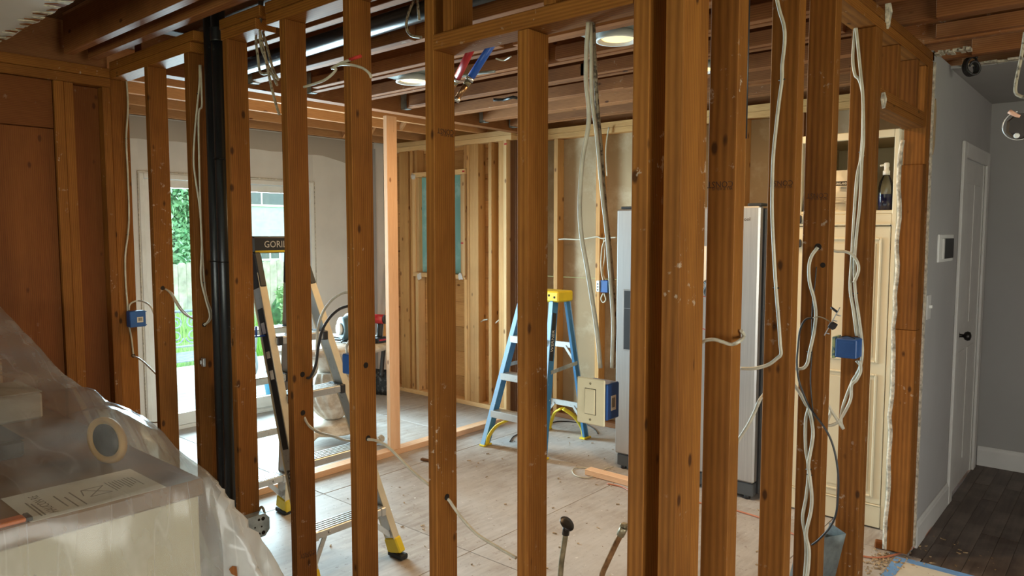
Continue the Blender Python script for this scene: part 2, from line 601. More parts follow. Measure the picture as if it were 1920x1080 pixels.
# hardwood of the hall and living room: long narrow boards
hf = setting('floor_hall', (0, 4, -0.02))
w = 0.083
for y0_, y1_ in ((3.96, 4.95), (4.95, 5.85)):
    part_box('floorboard', (-0.797, y0_ + 0.0015, -0.02), (-0.7362, y1_, 0.0), M_hard, hf, 0.001)
x = -0.735
k = 0
while x < 0.95:
    y = 1.2
    while y < 5.88:
        L = random.choice((0.9, 1.2, 1.5, 1.8))
        y1 = min(y + L, 5.88)
        if y < 5.0 or x < 0.7:
            part_box('floorboard', (x, y, -0.02), (x + w - 0.0012, y1 - 0.0015, random.uniform(-0.001, 0.0006)), M_hard, hf, 0.001)
        y = y1
    x += w

# ------------------------------------------------------------------ wall_front: the open stud wall
Y1 = 1.595
SD, SW = 0.092, 0.041
ZP = 2.418
wf = setting('wall_front', (-2.5, Y1, 0))
STUDS = [(-4.245, 0.045), (-3.775, SW), (-3.352, SW), (-3.000, SW), (-2.560, SW), (-2.157, SW), (-1.737, SW), (-1.355, SW), (-0.978, 0.047)]
stud_obj = []
for i, (sx, sw) in enumerate(STUDS):
    top = 2.166 if i == 7 else ZP
    o = board('stud', sx, sx + sw, Y1, Y1 + SD, 0.041, top, 'old', wf)
    stud_obj.append(o)
# the corner: two studs nailed together
board('corner_stud', -0.888, -0.840, Y1, Y1 + 0.088, 0.041, ZP, 'old', wf)
board('corner_stud', -0.886, -0.842, Y1 + 0.0895, Y1 + 0.135, 0.041, ZP, 'old', wf)
board('sole_plate', -4.2, -0.842, Y1, Y1 + SD, 0.0, 0.04, 'old', wf)
gapL, gapR = -3.285, -3.012
for z0, z1 in ((ZP, ZP + 0.043), (ZP + 0.0445, ZP + 0.0875)):
    board('top_plate', -4.2, gapL + (0.03 if z0 > ZP else 0), Y1, Y1 + SD, z0, z1, 'old', wf)
    board('top_plate', gapR - (0.01 if z0 > ZP else 0), -2.73 if z0 == ZP else -2.70, Y1, Y1 + SD, z0, z1, 'old', wf)
    board('top_plate', -2.655 if z0 == ZP else -2.66, -0.80, Y1, Y1 + SD, z0, z1, 'old', wf)
board('header', -1.699, -0.979, Y1, Y1 + SD, 2.167, 2.215, 'old', wf)
for x0 in (-1.655, -1.262):
    board('cripple_stud', x0, x0 + SW, Y1, Y1 + SD, 2.216, ZP, 'old', wf)

# ------------------------------------------------------------------ wall_right: from the corner to the hall
X2 = -0.80
wr = setting('wall_right', (X2, 2.6, 0))
for y0, th, x0 in ((1.814, 0.057, -0.878), (2.240, 0.051, -0.884), (2.572, 0.058, -0.888), (3.050, 0.045, -0.888), (3.0965, 0.043, -0.887)):
    board('stud', x0, X2, y0, y0 + th, 0.041 if y0 < 2.9 else 0.02, 2.385, 'old', wr)
board('sole_plate', X2 - 0.088, X2, 1.74, 2.67, 0.0, 0.04, 'old', wr)
board('sole_plate', X2 - 0.088, X2, 3.02, 3.16, 0.0, 0.019, 'old', wr)
board('top_plate', X2 - 0.09, X2, 1.69, 4.06, 2.386, 2.425, 'old', wr)
board('top_plate', X2 - 0.09, X2, 1.69, 4.06, 2.4265, 2.466, 'old', wr)
board('header', X2 - 0.088, X2, 3.1405, 3.904, 2.098, 2.128, 'old', wr)
board('header', X2 - 0.088, X2, 3.1405, 3.904, 2.1295, 2.168, 'old', wr)
for y0 in (3.40, 3.74):
    board('cripple_stud', X2 - 0.086, X2 - 0.004, y0, y0 + 0.042, 2.169, 2.385, 'old', wr)
board('cripple_stud', X2 - 0.10, X2 - 0.004, 3.905, 3.936, 2.10, 2.385, 'old', wr)
# the end post is made of stacked pieces
for z0, z1 in ((0.02, 1.13), (1.132, 1.925), (1.927, 2.385)):
    board('end_post', X2 - 0.092, X2 + 0.002, 3.905 if z1 < 2.1 else 3.937, 3.984, z0, z1, 'old', wr)
board('end_post', X2 - 0.092, X2 + 0.002, 3.985, 4.031, 0.02, 2.385, 'old', wr)
bm = bmesh.new()
pts = [(-0.895 + random.uniform(-.006, .006), 3.908, z) for z in [0.02 + 0.075*i for i in range(28)]]
tube(bm, pts, 0.011, 6, 2)
obj('plaster_edge', bm, M_plaster, wr)

# grade stamps on the studs: flat print, upside down
stamp_right, stamp_up = (-1, 0, 0), (0, 0, -1)
for i, z, on in ((6, 1.93, 'x'), (4, 0.30, 'x'), (1, 0.44, 'x')):
    sx = STUDS[i][0] + STUDS[i][1] + 0.0004
    text('grade_stamp', 'CONST', 0.024, (sx, Y1 + 0.086, z), (0, -1, 0), (0, 0, -1), M_stamp, wf, sx=0.9)
    text('grade_stamp', 'W.L.P. KD-15', 0.010, (sx, Y1 + 0.084, z - 0.016), (0, -1, 0), (0, 0, -1), M_stamp, wf)
for y0, z in ((1.814, 1.735), (2.572, 1.735), (2.240, 1.76)):
    text('grade_stamp', 'CONST', 0.024, (X2 - 0.006, y0 - 0.0004, z), (-1, 0, 0), (0, 0, -1), M_stamp, wr, sx=0.9)
    text('grade_stamp', 'W.L.P. KD-15', 0.010, (X2 - 0.008, y0 - 0.0004, z - 0.016), (-1, 0, 0), (0, 0, -1), M_stamp, wr)

# ------------------------------------------------------------------ wall_left: sheathed stud wall beside the photographer
wlft = setting('wall_left', (-4.25, 0, 0))
for y0, th, x1 in ((1.553, 0.038, -4.19), (1.325, 0.045, -4.19), (1.371, 0.045, -4.195), (0.70, 0.042, -4.205), (0.30, 0.042, -4.205), (-0.10, 0.042, -4.205), (-0.52, 0.042, -4.205), (-0.95, 0.042, -4.205)):
    board('stud', x1 - 0.09, x1, y0, y0 + th, 0.041, 2.37, 'old', wlft)
board('sole_plate', -4.29, -4.20, -3.0, 1.594, 0.0, 0.04, 'old', wlft)
board('top_plate', -4.29, -4.188, -3.0, 1.594, 2.371, 2.418, 'old', wlft)
board('top_plate', -4.29, -4.19, -3.0, 1.594, 2.4195, 2.470, 'old', wlft)
# plywood let in between the studs, then the sheathing boards behind
part_box('plywood_panel', (-4.222, 0.745, 2.13), (-4.206, 1.322, 2.368), wood('sheath', 'y'), wlft, 0.002)
part_box('plywood_panel', (-4.228, 0.745, 0.05), (-4.212, 1.322, 2.127), wood('sheath', 'z'), wlft, 0.002)
part_box('plywood_panel', (-4.268, 1.418, 0.05), (-4.25, 1.552, 2.368), wood('sheath', 'z'), wlft, 0.001)
z = 0.0
while z < 2.45:
    part_box('sheathing_board', (-4.312, -3.0, z), (-4.292, 1.69, z + 0.188), wood('sheath', 'y'), wlft, 0.002)
    z += 0.19

# ------------------------------------------------------------------ extension: door wall, far wall and the short wall behind the corner
XS = -5.87
wd = setting('wall_door', (XS, 3.3, 0))
DY0, DY1, DZ = 2.41, 3.975, 2.065
def gyp(name, a, b, m, par):
    return part_box(name, a, b, m, par, 0)
gyp('drywall_panel', (XS - 0.10, 1.60, 0), (XS, DY0, 2.50), M_gypsum, wd)
gyp('drywall_panel', (XS - 0.10, DY1, 0), (XS, 4.70, 2.50), M_gypsum, wd)
gyp('drywall_panel', (XS - 0.10, DY0, DZ), (XS, DY1, 2.50), M_gypsum, wd)
gyp("drywall_panel", (XS + 0.0005, 4.63, 0.0), (XS + 0.014, 4.70, 2.44), M_greywall, wd)
gyp("wall_core", (XS - 0.10, 4.7005, 0.0), (XS - 0.002, 5.0, 2.60), M_gypsum, wd)
# greyer paint left above the line where a curved soffit was taken away
bm = bmesh.new()
prof = []
for i in range(41):
    yy = 1.65 + (4.69 - 1.65)*i/40
    d = min(1, max(0, (yy - 4.0)/0.6))
    prof.append((yy, 2.325 - 0.16*d*d + 0.004*math.sin(yy*19) - (0.03 if yy < 2.6 else 0)*(2.6 - yy)))
poly = [(yy, zz) for yy, zz in prof] + [(4.69, 2.49), (1.65, 2.49)]
prism(bm, poly, Matrix(((0, 0, 1, XS + 0.0004), (1, 0, 0, 0), (0, 1, 0, 0), (0, 0, 0, 1))), 0.0016)
obj('old_paint_band', bm, plain('taupe_wall_paint', (0.47, 0.41, 0.35), 0.8, var=0.04, vscale=2), wd)

wfar = setting('wall_far', (-5.0, 4.81, 0))
YF = 4.81
for x0, x1 in ((-5.865, -5.77), (-5.625, -5.50), (-5.468, -5.43), (-4.69, -4.66), (-4.655, -4.545), (-4.425, -4.385), (-4.30, -4.24)):
    board('stud', x0, x1, YF + (0.0 if x1 - x0 > 0.05 else 0.002), YF + 0.095, 0.041, 2.40, 'far', wfar)
board('stud', -4.225, -4.19, YF - 0.02, YF + 0.20, 0.0, 2.40, 'new', wfar)
board('stud', -4.188, -4.12, YF + 0.03, YF + 0.20, 0.0, 2.40, 'top', wfar)  # dark wood paints in the shaded side of the corner post
board('sole_plate', -5.86, -4.23, YF - 0.004, YF + 0.095, 0.0, 0.04, 'new', wfar)
board('top_plate', -5.86, -4.15, YF - 0.004, YF + 0.095, 2.401, 2.445, 'new', wfar)
board('top_plate', -5.86, -4.15, YF - 0.004, YF + 0.095, 2.4465, 2.49, 'new', wfar)
z = 0.0
while z < 2.45:
    part_box('sheathing_board', (-5.96, YF + 0.097, z), (-4.02, YF + 0.115, z + 0.235), wood('far', 'x'), wfar, 0.002)
    z += 0.237
part_box('light_stop_sheet', (-5.99, YF + 0.117, -0.1), (-4.0, YF + 0.125, 2.60), M_black, wfar, 0)  # unseen backing sheet added to stop light leaking between the sheathing boards
part_box('light_stop_sheet', (-4.335, -3.2, -0.1), (-4.315, 1.49, 2.60), M_black, wlft, 0)  # same added sheet behind the left wall, blocking outside light
# pale rough buck of the closed-off window with the teal board in it
W0, W1, WZ0, WZ1 = -5.425, -4.705, 1.175, 2.185
board('window_buck', W0, W1, YF - 0.012, YF + 0.09, WZ1 - 0.045, WZ1, 'new', wfar)
board('window_buck', W0, W1, YF - 0.012, YF + 0.09, WZ0, WZ0 + 0.04, 'new', wfar)
for xa, xb in ((W0, W0 + 0.038), (W0 + 0.040, W0 + 0.075), (W1 - 0.075, W1 - 0.040), (W1 - 0.038, W1)):
    board('window_buck', xa, xb, YF - 0.012 + (0.02 if xa in (W0 + 0.040, W1 - 0.075) else 0), YF + 0.09, WZ0 + 0.041, WZ1 - 0.046, 'new', wfar)
part_box('teal_board', (W0 + 0.076, YF + 0.050, WZ0 + 0.045), (W1 - 0.076, YF + 0.064, WZ1 - 0.046), M_teal, wfar, 0)
for x0 in (-5.40, -5.06, -4.73):
    board('cripple_stud', x0, x0 + 0.04, YF, YF + 0.09, 0.041, WZ0 - 0.001, 'far' if x0 > -5.3 else 'new', wfar)
    board('cripple_stud', x0, x0 + 0.04, YF, YF + 0.09, WZ1 + 0.001, 2.40, 'far', wfar)
for x0, z0 in ((W0 + 0.02, WZ1 - 0.03), (W0 + 0.10, WZ0 + 0.01), (W1 - 0.06, WZ0 + 0.03)):
    bm = bmesh.new()
    bmesh.ops.create_icosphere(bm, subdivisions=2, radius=0.03, matrix=Matrix.Translation((x0, YF - 0.02, z0)))
    for v in bm.verts:
        v.co += Vector((random.uniform(-.008, .008), random.uniform(-.006, .006), random.uniform(-.02, .008)))
        v.co.y = YF - 0.014 + (v.co.y - YF + 0.02)*0.3
    obj('foam_blob', bm, M_gypsum, wfar)
for x0, z0 in ((W1 - 0.03, WZ1 - 0.03), (W1 - 0.05, 1.50), (-4.215, 2.36)):
    part_box('red_mark', (x0, YF - 0.021 if x0 > -4.5 else YF - 0.013, z0), (x0 + 0.03, YF - 0.0205 if x0 > -4.5 else YF - 0.0122, z0 + 0.015), M_red, wfar, 0)

# ------------------------------------------------------------------ wall_back: rear of the next room's drywall behind bare studs
YB = 5.0
wb = setting('wall_back', (-2.5, YB, 0))
for x0 in (-3.835, -3.40, -2.99, -2.59, -2.18, -1.78, -1.40):
    board('stud', x0, x0 + 0.042, YB, YB + 0.09, 0.041, 2.40, 'joist' if x0 > -2 else 'far', wb)
board('sole_plate', -4.1, -0.92, YB, YB + 0.09, 0, 0.04, 'joist', wb)
board('top_plate', -4.1, -0.92, YB, YB + 0.09, 2.401, 2.443, 'far', wb)
board('top_plate', -4.1, -0.92, YB, YB + 0.09, 2.4445, 2.49, 'far', wb)
for xa, xb in ((-4.1, -2.885), (-2.883, -1.665), (-1.663, -0.92)):
    for za, zb in ((0, 1.218), (1.22, 2.49)):
        gyp('drywall_panel', (xa, YB + 0.091, za), (xb, YB + 0.104, zb), M_beige, wb)
bm = bmesh.new()
beam(bm, (-3.125, YB + 0.0895, 1.765), (-3.09, YB + 0.0895, 1.69), 0.003, 0.018, up=(1, 0, 0.4))
obj('red_mark', bm, M_red, wb)

# dividing knee sill and one new stud where the extension begins
xn = -4.0
wn = setting('wall_new', (xn, 3.3, 0))
board('sole_plate', xn - 0.09, xn, 1.70, 4.79, 0.0, 0.04, 'pink', wn)
board('stud', xn - 0.041, xn - 0.002, 3.315, 3.405, 0.041, 2.415, 'pink', wn)

# ------------------------------------------------------------------ hall: grey wall, door, end wall, baseboards
wh = setting('wall_hall', (X2, 5.0, 0))
HY0, HY1, HZ = 4.93, 5.70, 2.05
gyp('drywall_panel', (X2 - 0.012, 4.035, 0.0), (X2, HY0, 2.476), M_greywall, wh)
gyp('drywall_panel', (X2 - 0.012, HY1, 0.0), (X2, 5.85, 2.476), M_greywall, wh)
gyp('drywall_panel', (X2 - 0.012, HY0, HZ), (X2, HY1, 2.476), M_greywall, wh)
gyp('wall_core', (X2 - 0.10, 4.04, 0.0), (X2 - 0.0125, HY0 - 0.02, 2.46), M_gypsum, wh)
# torn drywall edge along the post
bm = bmesh.new()
zs = [0.02 + 0.06*i for i in range(41)]
rnd = [random.uniform(-0.006, 0.006) for _ in zs]
for z0, z1, r0 in zip(zs, zs[1:], rnd):
    box(bm, (X2 + 0.001, 4.032 + r0, z0), (X2 + 0.010, 4.058 + r0*0.5, z1))
obj('torn_edge', bm, M_plaster, wh)
bm = bmesh.new()
prism(bm, [(0, 0), (0.03, 0.05), (0.035, 0.22), (0.012, 0.27), (0.0, 0.26)], frame_m((X2 + 0.0105, 4.05, 1.98), (0, 1, 0), (0, 0, 1)), 0.004)
obj('torn_paper', bm, M_beige, wh)
we = setting('wall_end', (0, 5.86, 0))
gyp('drywall_panel', (-0.90, 5.85, 0.0), (0.95, 5.90, 2.477), plain('dim_grey_wall', (0.34, 0.33, 0.32), 0.75, var=0.03, vscale=2), we)
whr = setting('wall_hall_right', (0.72, 5, 0))
gyp('drywall_panel', (0.70, 4.45, 0.0), (0.80, 5.85, 2.476), M_greywall, whr)

def baseboard(name, p, q, nrm, par=None):
    """moulded board along p-q, nrm points into the room"""
    p, q, nrm = Vector(p), Vector(q), Vector(nrm)
    bm = bmesh.new()
    d = q - p
    prof = [(0, 0), (0.014, 0), (0.014, 0.105), (0.011, 0.112), (0.010, 0.122), (0.005, 0.133), (0, 0.133)]
    M = Matrix(((nrm.x, 0, d.normalized().x, p.x), (nrm.y, 0, d.normalized().y, p.y), (0, 1, 0, p.z), (0, 0, 0, 1)))
    prism(bm, prof, M, d.length)
    return struct(name, bm, M_trim)
baseboard('baseboard_hall', (X2 + 0.0005, 4.065, 0.001), (X2 + 0.0005, 4.855, 0.001), (1, 0, 0))
baseboard('baseboard_end', (-0.785, 5.8495, 0.001), (0.699, 5.8495, 0.001), (0, -1, 0))

# door of the hall with casing, panels and knob
dr = setting('door_2', (X2, 5.3, 0))
for a, b in (((X2 + 0.0005, HY0 - 0.075, 0), (X2 + 0.018, HY0 + 0.012, HZ + 0.075)), ((X2 + 0.0005, HY1 - 0.012, 0), (X2 + 0.018, HY1 + 0.075, HZ + 0.075)), ((X2 + 0.0005, HY0 + 0.013, HZ - 0.012), (X2 + 0.018, HY1 - 0.013, HZ + 0.075))):
    part_box('casing', a, b, M_trim, dr, 0.004)
part_box('door_jamb', (X2 - 0.10, HY0, 0), (X2, HY0 + 0.018, HZ), M_trim, dr, 0)
part_box('door_jamb', (X2 - 0.10, HY1 - 0.018, 0), (X2, HY1, HZ), M_trim, dr, 0)
leaf = part_box('door_leaf', (X2 - 0.042, HY0 + 0.020, 0.008), (X2 - 0.006, HY1 - 0.020, HZ - 0.004), M_trim, dr, 0.002)
for za, zb in ((0.16, 0.88), (1.04, 1.90)):
    for ya, yb in ((HY0 + 0.12, HY0 + 0.34), (HY0 + 0.43, HY1 - 0.12)):
        part_box('door_panel', (X2 - 0.008, ya, za), (X2 - 0.001, yb, zb), M_trim, leaf, 0.003)
bm = bmesh.new()
Mk = frame_m((X2 - 0.006, HY0 + 0.085, 0.99), (0, 1, 0), (0, 0, 1))
lathe(bm, [(0.030, 0), (0.032, 0.004), (0.026, 0.010), (0.011, 0.014), (0.010, 0.034), (0.024, 0.042), (0.029, 0.055), (0.025, 0.068), (0.008, 0.074)], Mk, 20)
obj('door_knob', bm, M_bronze, leaf)

# ------------------------------------------------------------------ ceiling: joists, nailers, beams, torn drywall, recessed lamps
ce = setting('ceiling', (-2, 2, 2.48))
ZJ = 2.482
for y in (2.305, 2.70, 3.085, 3.485, 3.905, 4.30, 4.66):
    board('joist', -4.04, 0.7 if y > 2.9 else 0.4, y, y + 0.042, ZJ, ZJ + 0.185, 'joist', ce)
    for x0, x1 in ((-4.0, -2.45), (-2.38, -0.98), (-0.72, -0.25)):
        board('nailer', x0 + random.uniform(-.1, .1), x1 + random.uniform(-.12, .12), y - 0.042, y - 0.002, ZJ + random.uniform(-0.004, 0.012), ZJ + 0.075, 'joist', ce)
for y, x0, x1 in ((1.925, -4.04, 0.4),):
    board('joist', x0, x1, y, y + 0.042, ZJ + 0.03, ZJ + 0.185, 'joist', ce)
board('joist', -4.15, 0.4, 1.365, 1.408, 2.500, 2.70, 'joist', ce)
board('joist', -4.15, 0.4, 1.475, 1.520, 2.492, 2.68, 'joist', ce)
board('joist', -4.15, 0.4, 0.955, 1.0, 2.500, 2.68, 'joist', ce)
# flush beam at the extension with steel hangers
board('flush_beam', -4.13, -4.045, 1.70, 5.0, 2.455, 2.67, 'joist', ce)
for y in (2.305, 2.70, 3.085, 3.485, 3.905, 4.30, 4.66):
    bm = bmesh.new()
    for dy in (-0.004, 0.043):
        box(bm, (-4.044, y + dy, ZJ - 0.004), (-3.985, y + dy + 0.003, ZJ + 0.12))
    box(bm, (-4.044, y - 0.004, ZJ - 0.004), (-3.985, y + 0.046, ZJ - 0.001))
    obj('joist_hanger', bm, M_galv, ce)
for x in (-4.56, -4.97, -5.38, -5.79):
    board('extension_joist', x, x + 0.04, 1.69, 5.0, 2.492, 2.67, 'ext', ce)
for x in (-4.52, -4.93, -5.34):
    bm = bmesh.new()
    beam(bm, (x - 0.003, 4.05, 2.65), (x - 0.365, 4.20, 2.51), 0.02, 0.06)
    beam(bm, (x - 0.003, 4.20, 2.51), (x - 0.365, 4.05, 2.65), 0.02, 0.06)
    obj('cross_bridging', bm, wood('ext', 'x'), ce)
# boards of the deck above the joists
y = 1.0
while y < 5.1:
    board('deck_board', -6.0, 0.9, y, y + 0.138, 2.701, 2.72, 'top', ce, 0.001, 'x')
    y += 0.14
# the drywall ceiling still up over the living room, torn along its edge
bm = bmesh.new()
n = 70
edge = []
for i in range(n + 1):
    edge.append((-4.185 + (2.6 + 4.185)*i/n, 1.055 + random.uniform(-0.012, 0.012)))
prism(bm, edge + [(2.6, -3.2), (-4.185, -3.2)], Matrix.Translation((0, 0, 2.472)), 0.014)
obj('drywall_panel', bm, M_gypsum, ce)
for mat_, ph in ((M_plaster, 0), (wood('sheath', 'y'), 1)):
    bm = bmesh.new()
    for i in range(ph, n*2, 2):
        x0 = -4.18 + 6.7*i/(n*2)
        w_ = random.uniform(0.02, 0.06)
        L = random.uniform(0.015, 0.075)
        prism(bm, [(x0, 1.050), (x0 + random.uniform(-.02, .01), 1.050 - L), (x0 + w_*0.5, 1.045 - L*0.4), (x0 + w_, 1.050)], Matrix.Translation((0, 0, 2.462 + random.uniform(0, .007))), 0.003)
    obj('torn_edge', bm, mat_, ce)
board('lath_strip', -4.185, 0.5, 1.03, 1.075, 2.487, 2.499, 'joist', ce)
# hall ceiling, torn the same way
bm = bmesh.new()
edge = [(-0.80 + 1.5*i/30, 4.475 + 0.02*i/30 + random.uniform(-0.018, 0.018)) for i in range(31)]
prism(bm, edge[::-1] + [(-0.80, 5.85), (0.70, 5.85)], Matrix.Translation((0, 0, 2.461)), 0.014)
obj('drywall_panel', bm, M_greywall, ce)
bm = bmesh.new()
for i in range(30):
    if random.random() < 0.8:
        box(bm, (edge[i][0], edge[i][1] - random.uniform(0.01, 0.045), 2.463), (edge[i][0] + 0.055, edge[i][1] + 0.01, 2.474))
obj('torn_edge', bm, M_plaster, ce)
for outline, oy, oz in (([(-.03, .05), (-.005, .066), (.03, .060), (.036, .03), (.030, .0), (.022, -.028), (.012, -.014), (.004, -.040), (-.006, -.012), (-.018, -.02), (-.026, .01)], 3.18, 2.44), ([(-.02, .03), (.012, .034), (.024, .012), (.018, -.024), (.006, -.016), (-.004, -.030), (-.016, -.014), (-.028, .004)], 3.165, 2.118)):
    bm = bmesh.new()
    prism(bm, outline, frame_m((X2 + 0.0015, oy, oz), (0, 1, 0), (0, 0, 1)), 0.010)
    for v in bm.verts:
        if v.co.x > X2 + 0.005:
            v.co += Vector((random.uniform(-.004, .003), random.uniform(-.003, .003), random.uniform(-.003, .003)))
    obj('plaster_lump', bm, M_plaster, wr)
bm = bmesh.new()
for i in range(12):
    z_ = 2.462 + random.uniform(-.012, .004)
    box(bm, (X2 - 0.02 + 0.014*i, 4.04 + random.uniform(-.03, 0.02), z_), (X2 - 0.002 + 0.014*i, 4.08 + random.uniform(-0.01, .03), z_ + random.uniform(.006, .016)))
obj('torn_edge', bm, M_plaster, ce)

# rim boards closing the joist bays, and the rest of the living room behind the photographer
for a, b in (((-6.0, 5.105, 2.40), (-0.91, 5.14, 2.73)), ((-0.90, 5.86, 2.478), (0.95, 5.90, 2.73)), ((-0.90, 5.105, 2.478), (0.95, 5.14, 2.73)), ((-4.33, -3.2, 2.44), (-4.292, 1.62, 2.73)), ((-6.0, 1.5, 2.5), (-5.875, 5.1, 2.73)), ((-6.0, 4.92, 2.46), (-4.02, 4.96, 2.73))):
    part_box('rim_board', a, b, wood('joist', 'xy'[abs(b[0]-a[0]) < abs(b[1]-a[1])]), ce, 0.002)
lv = setting('wall_living', (0, -3.25, 0))
for a, b in (((-4.3, -3.35, 0), (-2.6, -3.25, 2.47)), ((1.6, -3.35, 0), (2.7, -3.25, 2.47)), ((-2.6, -3.35, 0), (1.6, -3.25, 0.6)), ((-2.6, -3.35, 2.25), (1.6, -3.25, 2.47)), ((2.6, -3.25, 0), (2.7, 0.0, 2.73)), ((2.6, 2.4, 0), (2.7, 4.45, 2.73)), ((2.6, 0.0, 0), (2.7, 2.4, 0.55)), ((2.6, 0.0, 2.15), (2.7, 2.4, 2.73)), ((0.80, 4.45, 0), (2.7, 4.55, 2.73))):
    gyp('drywall_panel', a, b, M_greywall, lv)
wi = setting('added_window_1', (-0.5, -3.3, 0.6))  # unseen window, added to brighten the room from behind the camera
for a, b in (((-2.6, -3.33, 0.6), (-2.54, -3.27, 2.25)), ((1.54, -3.33, 0.6), (1.6, -3.27, 2.25)), ((-0.53, -3.33, 0.66), (-0.47, -3.27, 2.19)), ((-2.54, -3.33, 0.6), (1.54, -3.27, 0.66)), ((-2.54, -3.33, 2.19), (1.54, -3.27, 2.25))):
    part_box('window_frame', a, b, M_trim, wi, 0.003)
for x0, x1 in ((-2.54, -0.53), (-0.47, 1.54)):
    part_box('pane', (x0, -3.303, 0.66), (x1, -3.297, 2.19), M_glass, wi, 0)
wi = setting('added_window_2', (2.65, 1.2, 0.55))  # unseen side window, added to bring in light from the right
for a, b in (((2.62, 0.0, 0.55), (2.68, 0.06, 2.15)), ((2.62, 2.34, 0.55), (2.68, 2.4, 2.15)), ((2.62, 1.17, 0.61), (2.68, 1.23, 2.09)), ((2.62, 0.06, 0.55), (2.68, 2.34, 0.61)), ((2.62, 0.06, 2.09), (2.68, 2.34, 2.15))):
    part_box('window_frame', a, b, M_trim, wi, 0.003)
for y0, y1 in ((0.06, 1.17), (1.23, 2.34)):
    part_box('pane', (2.647, y0, 0.61), (2.653, y1, 2.09), M_glass, wi, 0)
part_box('plywood_sheet', (-0.74, -3.5, -0.02), (2.6, 1.195, -0.002), M_hard, fl, 0)
part_box('plywood_sheet', (0.955, 1.196, -0.02), (2.6, 4.45, -0.002), M_hard, fl, 0)
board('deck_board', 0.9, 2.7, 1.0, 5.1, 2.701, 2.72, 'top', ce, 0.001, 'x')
# roof over the extension and ground
bm = bmesh.new()
box(bm, (-6.3, -3.5, 2.735), (2.8, 6.4, 2.78))
struct('roof', bm, wood('top', 'x'))
bm = bmesh.new()
box(bm, (-6.0, 1.50, -0.1), (-4.315, 1.60, 2.70))
struct('wall_extension', bm, M_gypsum)

# ------------------------------------------------------------------ sliding door
sd = setting('door_1', (XS, 3.19, 0))
def bar(name, y0, y1, z0, z1, x0, x1, par, m=None):
    return part_box(name, (x0, y0, z0), (x1, y1, z1), m or M_white, par, 0.003)
bar('door_frame', DY0, DY0 + 0.035, 0.0, DZ, XS - 0.10, XS + 0.006, sd)
bar('door_frame', DY1 - 0.035, DY1, 0.0, DZ, XS - 0.10, XS + 0.006, sd)
bar('door_frame', DY0 + 0.036, DY1 - 0.036, DZ - 0.04, DZ, XS - 0.10, XS + 0.006, sd)
bar('door_frame', DY0 + 0.036, DY1 - 0.036, 0.0, 0.03, XS - 0.10, XS + 0.006, sd)
for y0, y1, x0 in ((DY0 + 0.038, 3.22, XS - 0.048), (3.15, DY1 - 0.038, XS - 0.09)):
    sash = bar('sliding_sash', y0, y0 + 0.055, 0.032, DZ - 0.042, x0, x0 + 0.036, sd)
    bar('stile', y1 - 0.055, y1, 0.032, DZ - 0.042, x0, x0 + 0.036, sash)
    bar('rail', y0 + 0.056, y1 - 0.056, 0.032, 0.13, x0, x0 + 0.036, sash)
    bar('rail', y0 + 0.056, y1 - 0.056, DZ - 0.105, DZ - 0.042, x0, x0 + 0.036, sash)
    bar('pane', y0 + 0.056, y1 - 0.056, 0.131, DZ - 0.106, x0 + 0.014, x0 + 0.020, sash, M_glass)
bm = bmesh.new()
tube(bm, [(XS + 0.004, DY0 - 0.012, 0.1), (XS + 0.004, DY0 - 0.014, 1.0), (XS + 0.004, DY0 - 0.010, DZ + 0.012), (XS + 0.004, DY0 + 0.8, DZ + 0.014), (XS + 0.004, DY1 + 0.010, DZ + 0.012), (XS + 0.004, DY1 + 0.012, 0.1)], 0.004, 5, 0)
obj('cut_line', bm, M_plaster, sd)

# recessed lamps between the joists
def downlight(x, y, label, power):
    t = thing('recessed_light', label, 'ceiling light', (x, y, ZJ), 'recessed ceiling lights')
    bm = bmesh.new()
    box(bm, (x - 0.17, y - 0.115, ZJ + 0.035), (x + 0.17, y + 0.115, ZJ + 0.037))
    obj('mounting_plate', bm, M_galv, t)
    bm = bmesh.new()
    prof = [(0.076, 0.034), (0.098, 0.0), (0.100, -0.006), (0.088, -0.006), (0.068, 0.030)]
    lathe(bm, prof, Matrix.Translation((x, y, ZJ)), 28)
    obj('trim_ring', bm, M_white, t)
    bm = bmesh.new()
    lathe(bm, [(0.066, 0.020), (0.076, 0.010), (0.070, 0.004), (0.02, 0.002)], Matrix.Translation((x, y, ZJ)), 28)
    obj('lens', bm, emit('warm_lamp_lens', (1.0, 0.62, 0.20), 2.6), t)
    d = bpy.data.lights.new('recessed_bulb', 'AREA')
    d.shape = 'DISK'
    d.size = 0.12
    d.energy = power
    d.color = (1.0, 0.67, 0.34)
    o = bpy.data.objects.new('recessed_bulb', d)
    o.location = (0, 0, -0.012)
    o.parent = t
    col.objects.link(o)
downlight(-1.86, 2.90, 'lit round recessed light showing beside the bundle of hanging cables', 17)
downlight(-3.26, 2.90, 'round recessed light on its plate left of the red and blue water pipes', 13)
downlight(-1.86, 3.72, 'small bright recessed light glimpsed between the two corner studs', 13)
